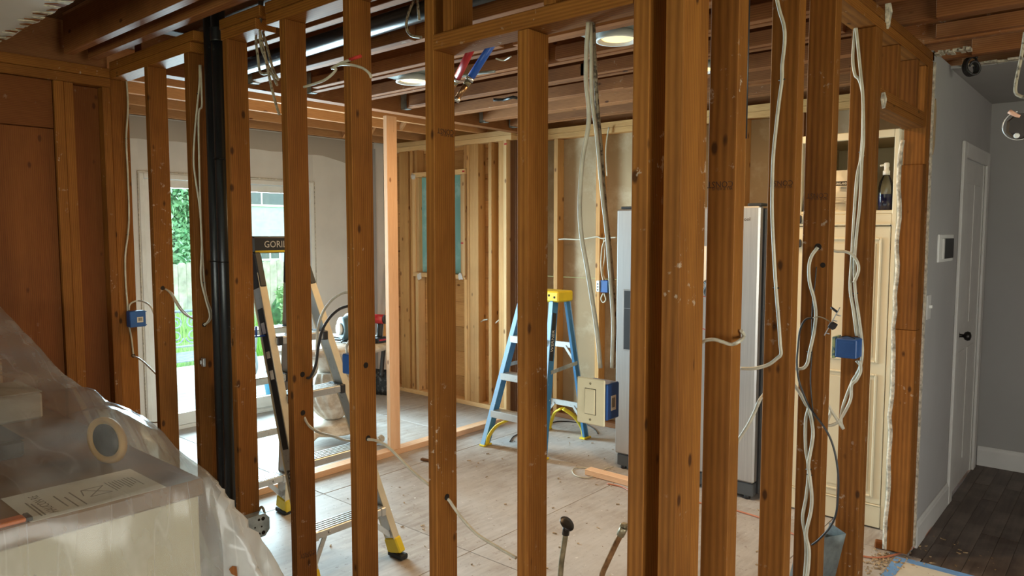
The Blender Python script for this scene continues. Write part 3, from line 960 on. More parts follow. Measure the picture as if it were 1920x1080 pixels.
# ================================================================== THINGS FIXED IN THE WALLS
def pipe_thing(name, label, cat, pts, r, mat, collars=(), group=None, smooth=0):
    t = thing(name, label, cat, pts[-1], group)
    bm = bmesh.new()
    tube(bm, pts, r, 20, smooth)
    obj('pipe', bm, mat, t)
    for c, d, ln in collars:
        bm = bmesh.new()
        c, d = Vector(c), Vector(d).normalized()
        tube(bm, [c - d*ln/2, c - d*(ln/2 - 0.004), c + d*(ln/2 - 0.004), c + d*ln/2], r*1.14, 20, 0)
        obj('coupling', bm, mat, t)
    return t
pa = Vector((-3.127, 1.645, 1.925)); pb = Vector((-3.248, 1.665, 1.935))
pipe_thing('vent_pipe', 'thick glossy black vertical pipe, right one of the pair at the studs', 'pipe', [(pa.x, 1.645, 2.66), (pa.x, 1.645, 0.0)], 0.030, M_abs,
           [((pa.x, 1.645, 1.93), (0, 0, 1), 0.006), ((pa.x, 1.645, 1.47), (0, 0, 1), 0.005), ((pa.x, 1.645, 2.47), (0, 0, 1), 0.06)])
pipe_thing('vent_pipe', 'narrower black vertical pipe squeezed left of the thick glossy one', 'pipe', [(pb.x, 1.668, 2.66), (pb.x, 1.668, 0.0)], 0.027, M_abs,
           [((pb.x, 1.668, 1.47), (0, 0, 1), 0.005)])
bm = bmesh.new()
box(bm, (pb.x - 0.045, 1.60, 0.98), (pb.x - 0.02, 1.612, 1.02), 0.002)
box(bm, (pb.x - 0.05, 1.595, 0.99), (pb.x - 0.038, 1.605, 1.01), 0.002)
tag(obj('pipe_strap', bm, M_steel), 'small steel strap screwed beside the black vertical pipes', 'bracket')
pipe_thing('drain_pipe', 'long black drain pipe running level between the ceiling joists', 'pipe', [(-4.0, 2.195, 2.535), (-0.9, 2.195, 2.575)], 0.042, M_abs,
           [((-2.86, 2.195, 2.550), (1, 0, 0), 0.09), ((-1.5, 2.195, 2.567), (1, 0, 0), 0.09)])

def cable(label, paths, r=0.0048, mat=None, staples=(), n=8, flat=1.0, group=None):
    """one cable thing; every path is one strand, staples are small straps over it"""
    mat = mat or M_cable
    t = thing('electrical_cable', label, 'cable', paths[0][0], group)
    for p in paths:
        bm = bmesh.new()
        tube(bm, p, r, n, 6, flat)
        obj('strand', bm, mat, t)
    for q, d in staples:
        bm = bmesh.new()
        q, d = Vector(q), Vector(d).normalized()
        tube(bm, [q - d*(r + 0.004), q + d*(r + 0.004)], 0.0022, 5, 0)
        obj('staple', bm, M_bronze, t)
    return t

S0 = -4.193
c = [(-4.193, 1.678, 2.453), (-4.193, 1.680, 2.283), (-4.193, 1.665, 2.110), (-4.193, 1.666, 1.910), (-4.193, 1.664, 1.707), (-4.193, 1.654, 1.591), (-4.193, 1.636, 1.475), (-4.193, 1.633, 1.330), (-4.193, 1.637, 1.212), (-4.193, 1.636, 1.124), (-4.193, 1.650, 1.028), (-4.193, 1.657, 0.932)]
cable('white cable stapled down the corner stud past the blue box', [c], staples=[(c[2], (0, 1, 0.1)), (c[5], (0, 1, 0))])
cable('white cable looping over the top of the left blue box', [[(-4.185, 1.641, 1.177), (-4.185, 1.645, 1.206), (-4.185, 1.665, 1.222), (-4.185, 1.699, 1.226)] + [(-3.996, 1.660, 1.226), (-3.946, 1.660, 1.206), (-3.916, 1.660, 1.172)]], 0.0045)
cable('white cable leaving a hole below the left blue box', [[(-4.170, 1.645, 0.927), (-4.094, 1.645, 0.921), (-4.015, 1.645, 0.904), (-3.938, 1.645, 0.879), (-3.863, 1.645, 0.854)]], 0.0045)
cable('white cable crossing low from the corner stud to the next stud', [[(-4.172, 1.645, 0.602), (-4.111, 1.645, 0.588), (-4.023, 1.645, 0.585), (-3.923, 1.645, 0.597), (-3.858, 1.645, 0.611)]], 0.0045)
cable('pair of white cables sagging before the bright green garden view', [[(-3.782, 1.645, 1.320), (-3.716, 1.645, 1.312), (-3.658, 1.645, 1.283), (-3.604, 1.645, 1.236), (-3.527, 1.645, 1.201), (-3.429, 1.645, 1.185)], [(-3.803, 1.660, 1.321), (-3.714, 1.660, 1.301), (-3.647, 1.660, 1.256), (-3.592, 1.660, 1.219), (-3.515, 1.660, 1.191), (-3.460, 1.660, 1.184)]], 0.0045)
c = [(-3.304, 1.644, 2.367), (-3.304, 1.642, 2.299), (-3.304, 1.635, 2.236), (-3.304, 1.614, 2.079), (-3.304, 1.602, 1.934), (-3.304, 1.609, 1.837), (-3.304, 1.621, 1.740), (-3.304, 1.627, 1.642), (-3.304, 1.630, 1.494), (-3.304, 1.634, 1.369), (-3.304, 1.644, 1.293), (-3.304, 1.663, 1.229), (-3.304, 1.656, 1.192), (-3.304, 1.627, 1.169)]
c2 = [(-3.296, 1.645, 2.366), (-3.296, 1.646, 2.236), (-3.296, 1.644, 2.178), (-3.296, 1.627, 2.114), (-3.296, 1.623, 1.691), (-3.296, 1.623, 1.543), (-3.296, 1.615, 1.395), (-3.296, 1.633, 1.295), (-3.296, 1.651, 1.218), (-3.296, 1.639, 1.184), (-3.296, 1.621, 1.173)]
cable('two white cables stapled down the stud left of the black pipes', [c, c2], 0.0043, staples=[(c[2], (0, 1, 0)), (c[9], (0, 1, 0))])
cable('bundle of dusty cables dropping through the broken plate hole', [[(-2.746, 1.625, 2.527), (-2.740, 1.625, 2.475), (-2.751, 1.625, 2.424), (-2.719, 1.625, 2.324), (-2.684, 1.625, 2.214), (-2.649, 1.625, 2.125), (-2.621, 1.625, 2.070)], [(-2.780, 1.645, 2.534), (-2.768, 1.645, 2.442), (-2.735, 1.645, 2.362), (-2.692, 1.645, 2.260), (-2.655, 1.645, 2.213)], [(-2.803, 1.660, 2.495), (-2.840, 1.660, 2.415), (-2.828, 1.660, 2.326), (-2.814, 1.660, 2.269), (-2.765, 1.660, 2.256), (-2.740, 1.660, 2.265)], [(-2.831, 1.670, 2.437), (-2.818, 1.670, 2.370), (-2.772, 1.670, 2.297), (-2.704, 1.670, 2.202)]], 0.0055, M_cable_old)
bm = bmesh.new()
tube(bm, [(-2.729, 1.620, 2.530), (-2.731, 1.620, 2.493), (-2.737, 1.620, 2.442)], 0.011, 8, 2, r2=0.007)
tag(obj('cable_sheath', bm, M_cable_black), 'black sheath collar where the cable bundle leaves the plate', 'cable')
c = [(-2.379, 1.580, 2.140), (-2.311, 1.580, 2.143), (-2.251, 1.580, 2.148), (-2.206, 1.580, 2.161), (-2.180, 1.580, 2.176), (-2.196, 1.580, 2.184), (-2.149, 1.580, 2.188), (-2.088, 1.580, 2.177), (-2.030, 1.580, 2.158), (-1.996, 1.580, 2.137), (-1.985, 1.580, 2.121)]
cable('white cable hooked round a stud top near the red taped end', [c, [(-2.205, 1.580, 2.183), (-2.149, 1.580, 2.193), (-2.094, 1.580, 2.196)]], 0.0048)
bm = bmesh.new()
tube(bm, [(-2.100, 1.580, 2.197), (-2.041, 1.580, 2.200)], 0.006, 8, 0)
tag(obj('cable_end', bm, M_red), 'red taped cable end beside the hooked white cable', 'cable')
cable('thin white wire along a joist edge right of the blue pipe stub', [[(-2.515, 2.795, 2.479), (-2.507, 2.847, 2.479), (-2.428, 2.811, 2.479)]], 0.004)
cable('grey cable loop hanging over the black drain pipe', [[(-2.385, 2.150, 2.612), (-2.434, 2.150, 2.555), (-2.456, 2.150, 2.496), (-2.429, 2.150, 2.451), (-2.361, 2.150, 2.430)], [(-2.385, 2.150, 2.607), (-2.373, 2.150, 2.503)]], 0.006, M_cable_old)
cable('black cable rising from a stud hole in front of the ladder', [[(-2.557, 1.660, 1.027), (-2.512, 1.660, 1.018), (-2.482, 1.660, 1.041), (-2.455, 1.660, 1.087), (-2.438, 1.660, 1.153), (-2.411, 1.660, 1.219), (-2.360, 1.660, 1.273), (-2.297, 1.660, 1.311), (-2.234, 1.660, 1.329)]], 0.0055, M_cable_black)
cable('white cable arching from a stud hole in front of the ladder', [[(-2.607, 1.690, 1.021), (-2.573, 1.690, 1.007), (-2.527, 1.690, 1.018), (-2.496, 1.690, 1.057), (-2.493, 1.690, 1.144), (-2.483, 1.690, 1.220), (-2.445, 1.690, 1.288), (-2.386, 1.690, 1.338), (-2.317, 1.690, 1.369), (-2.263, 1.690, 1.376)]], 0.005)
c = [(-2.533, 1.645, 0.871), (-2.497, 1.645, 0.833), (-2.431, 1.645, 0.815), (-2.329, 1.645, 0.816), (-2.238, 1.645, 0.817), (-2.115, 1.645, 0.844), (-2.060, 1.645, 0.848), (-2.000, 1.645, 0.838), (-1.931, 1.645, 0.806), (-1.865, 1.645, 0.775), (-1.792, 1.645, 0.750), (-1.702, 1.645, 0.723), (-1.672, 1.645, 0.702), (-1.628, 1.645, 0.670), (-1.563, 1.645, 0.638), (-1.483, 1.645, 0.622), (-1.400, 1.645, 0.609)]
cable('long tan cable threaded low through four studs', [c], 0.0052)
c1 = [(-1.151, 1.650, 2.163), (-1.156, 1.650, 2.097), (-1.157, 1.650, 2.012), (-1.148, 1.650, 1.940), (-1.149, 1.650, 1.884), (-1.167, 1.650, 1.799), (-1.175, 1.650, 1.683), (-1.169, 1.650, 1.596), (-1.150, 1.650, 1.508), (-1.132, 1.650, 1.421), (-1.115, 1.650, 1.334), (-1.102, 1.650, 1.232)]
c2 = [(-1.151, 1.660, 2.165), (-1.147, 1.660, 2.083), (-1.144, 1.660, 1.970), (-1.126, 1.660, 1.854), (-1.111, 1.660, 1.725), (-1.092, 1.660, 1.596), (-1.077, 1.660, 1.452), (-1.069, 1.660, 1.351), (-1.071, 1.660, 1.235)]
c3 = [(-1.153, 1.675, 2.169), (-1.147, 1.675, 2.072), (-1.137, 1.675, 1.942), (-1.122, 1.675, 1.812), (-1.110, 1.675, 1.682), (-1.087, 1.675, 1.509), (-1.075, 1.675, 1.364), (-1.078, 1.675, 1.232)]
cable('pale flat cable bowing left from header to hanging switch', [c1], 0.0062, M_cable)
cable('pale cable running straight from header to hanging switch', [c2], 0.0055, M_cable)
cable('dusty grey cable behind the pale ones at the hanging switch', [c3], 0.0062, M_cable_old)
cable('pale cable bent round the edge of the corner stud', [[(-0.863, 1.760, 1.312), (-0.847, 1.760, 1.321), (-0.823, 1.760, 1.325), (-0.801, 1.760, 1.321), (-0.777, 1.760, 1.317), (-0.757, 1.760, 1.327)] + [(-0.790, 1.863, 1.324), (-0.790, 1.862, 1.332), (-0.790, 1.848, 1.342)]], 0.0048)
c = [(-0.871, 2.233, 2.318), (-0.859, 2.233, 2.268), (-0.844, 2.233, 2.219), (-0.841, 2.233, 2.171), (-0.846, 2.233, 2.109), (-0.846, 2.233, 2.062), (-0.853, 2.233, 1.999), (-0.860, 2.233, 1.920), (-0.866, 2.233, 1.840), (-0.867, 2.233, 1.759), (-0.865, 2.233, 1.661), (-0.857, 2.233, 1.546), (-0.847, 2.233, 1.431), (-0.836, 2.233, 1.332), (-0.829, 2.233, 1.258), (-0.826, 2.233, 1.227), (-0.838, 2.233, 1.212), (-0.865, 2.233, 1.189), (-0.908, 2.233, 1.172), (-0.955, 2.233, 1.166)]
cable('white cable stapled down the stud right of the corner', [c], 0.0055, staples=[(c[5], (1, 0, 0.1)), (c[12], (1, 0, 0))])
cable('pale cable slanting low behind the stud right of the corner', [[(-0.888, 2.297, 1.101), (-0.902, 2.297, 1.078)] + [(-0.877, 2.200, 1.078), (-0.891, 2.200, 1.041), (-0.912, 2.200, 0.994), (-0.936, 2.200, 0.951), (-0.956, 2.200, 0.909)]], 0.0055)
c = [(-0.833, 2.563, 1.551), (-0.852, 2.563, 1.522), (-0.860, 2.563, 1.485), (-0.856, 2.563, 1.430), (-0.840, 2.563, 1.376), (-0.832, 2.563, 1.321), (-0.837, 2.563, 1.256), (-0.849, 2.563, 1.190), (-0.855, 2.563, 1.152), (-0.869, 2.563, 1.131), (-0.895, 2.563, 1.126)]
cable('pale cable curling out of a bored hole left of the large blue box', [c], 0.0058, staples=[(c[7], (1, 0, 0))])
a1 = [(-0.874, 3.042, 2.409), (-0.876, 3.042, 2.353), (-0.879, 3.042, 2.273), (-0.869, 3.042, 2.211), (-0.853, 3.042, 2.189), (-0.838, 3.042, 2.126), (-0.834, 3.042, 2.004), (-0.836, 3.042, 1.913), (-0.846, 3.042, 1.801), (-0.854, 3.042, 1.677), (-0.855, 3.042, 1.552), (-0.859, 3.042, 1.426), (-0.853, 3.042, 1.351), (-0.837, 3.042, 1.280), (-0.818, 3.042, 1.193)]
a2 = [(-0.873, 3.038, 2.408), (-0.860, 3.038, 2.310), (-0.847, 3.038, 2.207), (-0.837, 3.038, 2.125), (-0.829, 3.038, 1.963), (-0.832, 3.038, 1.882), (-0.834, 3.038, 1.718), (-0.842, 3.038, 1.594), (-0.846, 3.038, 1.469), (-0.838, 3.038, 1.364), (-0.824, 3.038, 1.281), (-0.808, 3.038, 1.177), (-0.806, 3.038, 1.114), (-0.813, 3.038, 1.071), (-0.824, 3.038, 1.044)]
a3 = [(-0.830, 3.040, 1.902), (-0.848, 3.040, 1.821), (-0.854, 3.040, 1.656), (-0.857, 3.040, 1.510), (-0.859, 3.040, 1.384), (-0.845, 3.040, 1.301), (-0.829, 3.040, 1.196)]
cable('three white cables stapled down the doubled stud to the blue box', [a1, a2, a3], 0.006, staples=[(a1[7], (1, 0, 0)), (a1[12], (1, 0, 0.2)), (a2[9], (1, 0, 0.1))])
cable('pale cable arching across to the doubled stud above the blue box', [[(-0.928, 3.025, 1.535), (-0.911, 3.025, 1.528), (-0.877, 3.025, 1.527), (-0.851, 3.025, 1.515), (-0.831, 3.025, 1.486), (-0.826, 3.025, 1.457), (-0.833, 3.025, 1.428), (-0.842, 3.025, 1.407)]], 0.0058)
b1 = [(-0.821, 3.020, 1.102), (-0.806, 3.020, 1.083), (-0.815, 3.020, 1.052), (-0.830, 3.020, 1.025), (-0.848, 3.020, 0.973), (-0.866, 3.020, 0.906), (-0.870, 3.020, 0.852), (-0.861, 3.020, 0.825)]
b2 = [(-0.806, 3.010, 1.105), (-0.801, 3.010, 1.066), (-0.815, 3.010, 1.028), (-0.832, 3.010, 1.005), (-0.833, 3.010, 0.956), (-0.847, 3.010, 0.911), (-0.877, 3.010, 0.852), (-0.909, 3.010, 0.830), (-0.920, 3.010, 0.841), (-0.907, 3.010, 0.891), (-0.918, 3.010, 0.911), (-0.898, 3.010, 0.881), (-0.871, 3.010, 0.843), (-0.856, 3.010, 0.824)]
cable('pair of white cables looping down below the blue box', [b1, b2], 0.006, staples=[(b1[3], (1, 0, 0.3))])
d1 = [(-0.901, 2.563, 1.071), (-0.877, 2.563, 1.040), (-0.856, 2.563, 1.005), (-0.847, 2.563, 0.995), (-0.855, 2.563, 0.945), (-0.852, 2.563, 0.851), (-0.840, 2.563, 0.777), (-0.845, 2.563, 0.680), (-0.855, 2.563, 0.601), (-0.844, 2.563, 0.536), (-0.839, 2.563, 0.470), (-0.843, 2.563, 0.371)]
d2 = [(-0.845, 2.556, 0.997), (-0.832, 2.556, 0.950), (-0.827, 2.556, 0.895), (-0.839, 2.556, 0.798), (-0.834, 2.556, 0.761), (-0.824, 2.556, 0.687), (-0.826, 2.556, 0.630), (-0.839, 2.556, 0.550), (-0.828, 2.556, 0.495), (-0.828, 2.556, 0.437), (-0.833, 2.556, 0.377)]
cable('twisted pair of white cables hanging low beside the metal duct', [d1, d2], 0.0062, staples=[(d1[6], (1, 0, 0.2)), (d2[4], (1, 0, 0))])
cable('thin black wire drooping in a wide bow down to the metal duct', [[(-0.837, 2.548, 1.311), (-0.862, 2.548, 1.302), (-0.879, 2.548, 1.263), (-0.884, 2.548, 1.207), (-0.886, 2.548, 1.150), (-0.879, 2.548, 1.095), (-0.863, 2.548, 1.050), (-0.842, 2.548, 1.006)] + [(-0.812, 2.535, 0.976), (-0.779, 2.535, 0.936), (-0.757, 2.535, 0.894), (-0.742, 2.535, 0.842), (-0.733, 2.535, 0.780), (-0.732, 2.535, 0.715), (-0.737, 2.535, 0.649), (-0.756, 2.535, 0.598), (-0.790, 2.535, 0.547), (-0.812, 2.535, 0.522)]], 0.0036, M_cable_black)
cable('thin black wire dropping straight beside the curling pale cable', [[(-0.837, 2.568, 1.485), (-0.840, 2.568, 1.430), (-0.846, 2.568, 1.338), (-0.844, 2.568, 1.190), (-0.844, 2.568, 1.078), (-0.829, 2.568, 0.948)]], 0.0022, M_cable_black)
pipe_thing('conduit', 'thin black conduit standing behind the corner post', 'pipe', [(-0.828, 1.930, 2.347), (-0.828, 1.930, 1.856)], 0.0055, M_cable_black)

# bored holes in the studs: flat dark discs painting the shade inside, parts of the wall
def hole(px, par, nrm, r=0.011):
    bm = bmesh.new()
    p = Vector(px)
    nrm = Vector(nrm)
    x = Vector((0, 0, 1))
    lathe(bm, [(r*0.3, -0.0006), (r, -0.0002), (r, 0.0005), (r*0.9, 0.0008)], frame_m(p, x, nrm.cross(x)), 12)
    obj('dark_hole_disc', bm, M_hole, par)
for i, q in ((0, (-4.200, 1.660, 0.922)), (0, (-4.200, 1.659, 0.595)), (1, (-3.734, 1.630, 1.323)), (2, (-3.311, 1.631, 1.171)), (4, (-2.519, 1.638, 1.035)), (4, (-2.519, 1.636, 0.879)), (5, (-2.116, 1.646, 0.848)), (5, (-2.116, 1.641, 1.120)), (6, (-1.696, 1.639, 0.730))):
    hole((STUDS[i][0] + STUDS[i][1], q[1], q[2]), wf, (1, 0, 0))
hole((-0.835, 2.572, 1.553), wr, (0, -1, 0), 0.012)
hole((-0.817, 2.572, 1.491), wr, (0, -1, 0), 0.009)

# outlet and switch boxes
def junction_box(name, label, cat, a, b, mat, ears=True):
    t = thing(name, label, cat, ((a[0]+b[0])/2, (a[1]+b[1])/2, min(a[2], b[2])))
    part_box('box_shell', a, b, mat, t, 0.004)
    return t
ya = (-4.140, 1.625, 1.158)[1]; yb = (-4.140, 1.709, 1.151)[1]
z0 = (-4.140, 1.664, 1.087)[2]; z1 = (-4.140, 1.667, 1.175)[2]
t = junction_box('outlet_box', 'blue plastic outlet box with barcode sticker on the corner stud', 'outlet box', (-4.186, ya, z0), (-4.135, yb, z1), M_blue)
part_box('sticker', (-4.1345, ya + 0.036, z0 + 0.025), (-4.1338, ya + 0.068, z0 + 0.055), M_paper, t, 0)
for i in range(5):
    part_box('barcode_bar', (-4.1337, ya + 0.042 + 0.0045*i, z0 + 0.033), (-4.1333, ya + 0.0442 + 0.0045*i, z0 + 0.050), M_ink, t, 0)
for zz in (z0 + 0.004, z1 - 0.010):
    part_box('mounting_ear', (-4.16, yb + 0.0005, zz), (-4.15, yb + 0.010, zz + 0.006), M_blue, t, 0.001)

# hanging switch: ivory plate on a blue box
pl = (-1.141, 1.600, 1.213); pr = (-1.051, 1.600, 1.214); pbm = (-1.142, 1.600, 1.087)
t = thing('light_switch', 'ivory rocker switch on a blue box dangling from cables', 'switch', (pl[0] + 0.035, 1.62, pbm[2]))
x0, x1, z0, z1 = pl[0], pr[0], pbm[2], pl[2]
part_box('cover_plate', (x0, 1.594, z0), (x1, 1.600, z1), M_ivory, t, 0.003)
xm, zm = (x0+x1)/2, (z0+z1)/2
part_box('rocker_gap_shade', (xm - 0.0178, 1.5930, zm - 0.0353), (xm + 0.0178, 1.5939, zm + 0.0353), M_hole, t, 0)  # dark plate painting the shaded gap round the rocker
part_box('rocker_frame', (xm - 0.0166, 1.5915, zm - 0.034), (xm + 0.0166, 1.5929, zm + 0.034), M_ivory, t, 0.001)
bm = bmesh.new()
beam(bm, (xm, 1.5895, zm - 0.032), (xm, 1.5925, zm + 0.032), 0.030, 0.003, up=(0, -1, 0), bev=0.0006)
obj('rocker', bm, M_ivory, t)
for zz in (z0 + 0.014, z1 - 0.014):
    bm = bmesh.new()
    lathe(bm, [(0.0032, 0), (0.003, 0.0012), (0.001, 0.0015)], frame_m((xm, 1.5938, zz), (1, 0, 0), (0, 0, 1)), 10)
    obj('screw', bm, M_brass, t)
part_box('rear_box', (x0 + 0.012, 1.6015, z0 + 0.016), (x1 + 0.004, 1.66, z1 - 0.012), M_blue, t, 0.003)
part_box('sticker', (x1 + 0.0045, 1.618, zm - 0.022), (x1 + 0.005, 1.642, zm + 0.018), M_paper, t, 0)
for i in range(4):
    part_box('barcode_bar', (x1 + 0.0051, 1.622 + 0.004*i, zm - 0.014), (x1 + 0.0054, 1.624 + 0.004*i, zm + 0.012), M_ink, t, 0)

# big blue box on the doubled stud
a = (-0.885, 2.960, 1.191); b = (-0.806, 2.960, 1.116)
t = junction_box('outlet_box', 'large blue plastic box with ribbed back on the doubled stud', 'outlet box', (a[0], 2.96, b[2]), (b[0], 3.044, a[2]), M_blue)
for zz in (b[2] + 0.012, a[2] - 0.014):
    part_box('rib', (a[0] + 0.015, 2.9575, zz), (b[0] - 0.012, 2.9595, zz + 0.003), M_blue, t, 0.0005)
part_box('plaster_ring', (a[0] - 0.012, 2.962, b[2] - 0.004), (a[0] - 0.001, 3.040, a[2] + 0.004), speckled('painted_green_blue', (0.05, 0.14, 0.22), (0.36, 0.42, 0.20), 40, 0.45, 0.55), t, 0.001)
bm = bmesh.new()
tube(bm, [(a[0] + 0.01, 2.97, a[2] + 0.004), (a[0] + 0.04, 2.98, a[2] + 0.010), (b[0] - 0.01, 2.97, a[2] + 0.004)], 0.002, 5, 3)
obj('mounting_nail', bm, M_bronze, t)
# dangling switch strap
p, q = Vector((-0.791, 2.530, 1.258)), Vector((-0.745, 2.530, 1.353))
t = thing('switch_strap', 'metal switch strap dangling by wires above the large blue box', 'switch', p)
bm = bmesh.new()
beam(bm, p, q, 0.016, 0.002, up=(-0.8, -0.3, 0.5))
obj('strap', bm, M_steel, t)
m = p.lerp(q, 0.35)
bm = bmesh.new()
beam(bm, m + Vector((0.006, -0.006, -0.008)), m + Vector((0.016, -0.006, 0.010)), 0.026, 0.020, up=(0.8, 0, -0.5), bev=0.002)
obj('switch_body', bm, M_black, t)
for e, dx in ((p.lerp(q, 0.08), 0.012), (p.lerp(q, 0.75), 0.016), (p.lerp(q, 0.55), 0.014)):
    bm = bmesh.new()
    tube(bm, [e, e + Vector((dx, 0, -0.003))], 0.002, 6, 0)
    obj('screw', bm, M_steel, t)
bm = bmesh.new()
tube(bm, [q + Vector((-0.028, 0, 0.0)), q + Vector((-0.012, 0, -0.012)), q + Vector((-0.006, 0, -0.016))], 0.004, 6, 2)
obj('wire_stub', bm, M_black, t)
bm = bmesh.new()
tube(bm, [(-0.834, 2.540, 1.312), (-0.813, 2.540, 1.317), (-0.792, 2.540, 1.311), (-0.778, 2.540, 1.303)], 0.0018, 5, 4)
obj('lead_wire', bm, M_cable_old, t)

# metal receptacle box low on the third stud
a = (-2.955, 1.620, 0.344); b = (-2.955, 1.679, 0.251)
t = thing('receptacle_box', 'grey metal box with a white receptacle low beside the black pipes', 'outlet box', (-2.95, 1.57, b[2]))
bm = bmesh.new()
yc, zc = (a[1]+b[1])/2 + 0.006, (a[2]+b[2])/2
hw = 0.052
prism(bm, [(-hw, -hw), (hw*0.55, -hw), (hw, -hw*0.5), (hw, hw*0.5), (hw*0.55, hw), (-hw, hw)], frame_m((-2.957, yc, zc), (0, 1, 0), (0, 0, 1)), 0.045)
obj('box_shell', bm, M_galv, t)
for dy, dz, r in ((0.0, 0.03, 0.006), (0.02, 0.03, 0.009), (0.012, -0.004, 0.004), (0.0, -0.034, 0.006), (0.02, -0.034, 0.009), (-0.02, 0.0, 0.004)):
    bm = bmesh.new()
    lathe(bm, [(r*0.4, -0.0005), (r, 0), (r, 0.0008), (r*0.8, 0.001)], frame_m((-2.9116, yc + dy, zc + dz), (0, 1, 0), (0, 0, 1)), 10)
    obj('knockout', bm, M_hole, t)
part_box('receptacle', (-2.952, yc - hw - 0.022, zc - 0.034), (-2.917, yc - hw - 0.001, zc + 0.034), M_white, t, 0.006)
for dz in (-0.017, 0.017):
    for dx in (-0.006, 0.006):
        part_box('slot', (-2.9345 + dx - 0.001, yc - hw - 0.0228, zc + dz - 0.005), (-2.9345 + dx + 0.001, yc - hw - 0.0218, zc + dz + 0.005), M_hole, t, 0)
cable('grey cable looping off the back of the metal receptacle box', [[(-2.996, 1.700, 0.324), (-2.967, 1.700, 0.361), (-2.941, 1.700, 0.338), (-2.948, 1.700, 0.279), (-2.987, 1.700, 0.231), (-3.021, 1.700, 0.196)]], 0.0055, M_cable_old)
# small blue box on the hidden side of the fifth stud
a = (-2.259, 1.660, 1.147); b = (-2.234, 1.660, 1.072)
t = junction_box('outlet_box', 'dark blue box peeping out between a stud and the folding ladder', 'outlet box', (a[0], 1.64, b[2]), (-2.159, 1.70, a[2]), M_blue)
cable('pale loop of cable above the dark blue box', [[(-2.279, 1.680, 1.142), (-2.282, 1.680, 1.167), (-2.265, 1.680, 1.189), (-2.248, 1.680, 1.195)]], 0.005)
# blue outlet box with receptacle on the back wall
a = (-3.348, 4.970, 1.217); b = (-3.253, 4.970, 1.117)
t = junction_box('outlet_box', 'blue box with a white receptacle hanging on the back wall stud', 'outlet box', (a[0] + 0.02, 4.965, b[2]), (b[0], 4.998, a[2]), M_blue)
part_box('receptacle', (a[0] - 0.012, 4.955, b[2] + 0.004), (a[0] + 0.0195, 4.985, a[2] - 0.004), M_white, t, 0.004)
for i in range(3):
    part_box('slot', (a[0] - 0.004, 4.954, b[2] + 0.016 + 0.024*i), (a[0] + 0.010, 4.9548, b[2] + 0.024 + 0.024*i), M_hole, t, 0)
cable('white wire loop hanging under the back wall receptacle', [[(-3.300, 4.970, 1.110), (-3.320, 4.970, 1.065), (-3.299, 4.970, 1.036), (-3.273, 4.970, 1.059), (-3.289, 4.970, 1.111)]], 0.006)
cable('thin white wire crossing the back wall studs', [[(-3.765, 4.985, 1.546), (-3.697, 4.985, 1.550), (-3.559, 4.985, 1.547), (-3.451, 4.985, 1.560), (-3.372, 4.985, 1.570), (-3.330, 4.985, 1.557), (-3.269, 4.985, 1.561), (-3.187, 4.985, 1.566)]], 0.006)
cable('loose white wires dropping beside the back wall stud', [[(-3.269, 4.970, 1.557), (-3.309, 4.970, 1.501), (-3.323, 4.970, 1.370), (-3.317, 4.970, 1.284), (-3.301, 4.970, 1.215)], [(-3.306, 4.980, 1.552), (-3.294, 4.980, 1.414), (-3.314, 4.980, 1.283), (-3.282, 4.980, 1.215)], [(-3.266, 4.980, 2.446), (-3.285, 4.980, 2.347), (-3.293, 4.980, 2.229), (-3.281, 4.980, 2.058)]], 0.006)
cable('short white cable poking through the far wall studs', [[(-4.631, 4.840, 0.730), (-4.584, 4.840, 0.763), (-4.523, 4.840, 0.803), (-4.457, 4.840, 0.818)], [(-4.366, 4.840, 0.791), (-4.320, 4.840, 0.823), (-4.276, 4.840, 0.846)]], 0.007)

# pex stubs hanging under the joists
def stub(label, p, q, mat, r):
    t = thing('water_pipe_stub', label, 'pipe', q)
    p, q = Vector(p), Vector(q)
    def seg(name, a, b, rr, m):
        bm = bmesh.new()
        tube(bm, [p.lerp(q, a), p.lerp(q, b)], rr, 14, 0)
        obj(name, bm, m, t)
    seg('sleeve', 0.03, 0.68, r, mat)
    seg('crimp_ring', 0.0, 0.027, r*1.12, M_steel)
    seg('crimp_ring', 0.685, 0.72, r*1.12, M_steel)
    seg('coupling', 0.721, 0.78, r*0.9, M_brass)
    seg('copper_end', 0.781, 0.955, r*0.75, M_copper)
    seg('cap', 0.956, 1.0, r*0.95, M_steel)
    if p.z < 2.495:
        bm = bmesh.new()
        tube(bm, [p, (p.x, p.y, 2.700)], 0.0025, 6, 0)
        obj('hanger_wire', bm, M_bronze, t)
stub('blue sleeved water pipe stub hanging steeply from the joists', (-2.176, 2.472, 2.513), (-2.369, 2.360, 2.191), M_bluepex, 0.017)
stub('red sleeved water pipe stub behind the blue one', (-2.371, 2.500, 2.496), (-2.634, 2.580, 2.283), M_redpex, 0.018)
bm = bmesh.new()
tube(bm, [(-2.930, 2.924, 2.478), (-2.915, 2.973, 2.478), (-2.801, 2.981, 2.478), (-2.712, 3.006, 2.478)], 0.008, 8, 2)
tag(obj('pipe_strap', bm, M_galv), 'grey perforated strap lying along a joist behind the blue stub', 'bracket')
bm = bmesh.new()
tube(bm, [(-3.285, 3.625, 2.478), (-3.232, 3.671, 2.478), (-3.125, 3.638, 2.478), (-3.140, 3.725, 2.478)], 0.010, 8, 2)
tag(obj('cable_connector', bm, M_black), 'black cable connector under a joist right of the blue pipe stub', 'connector')

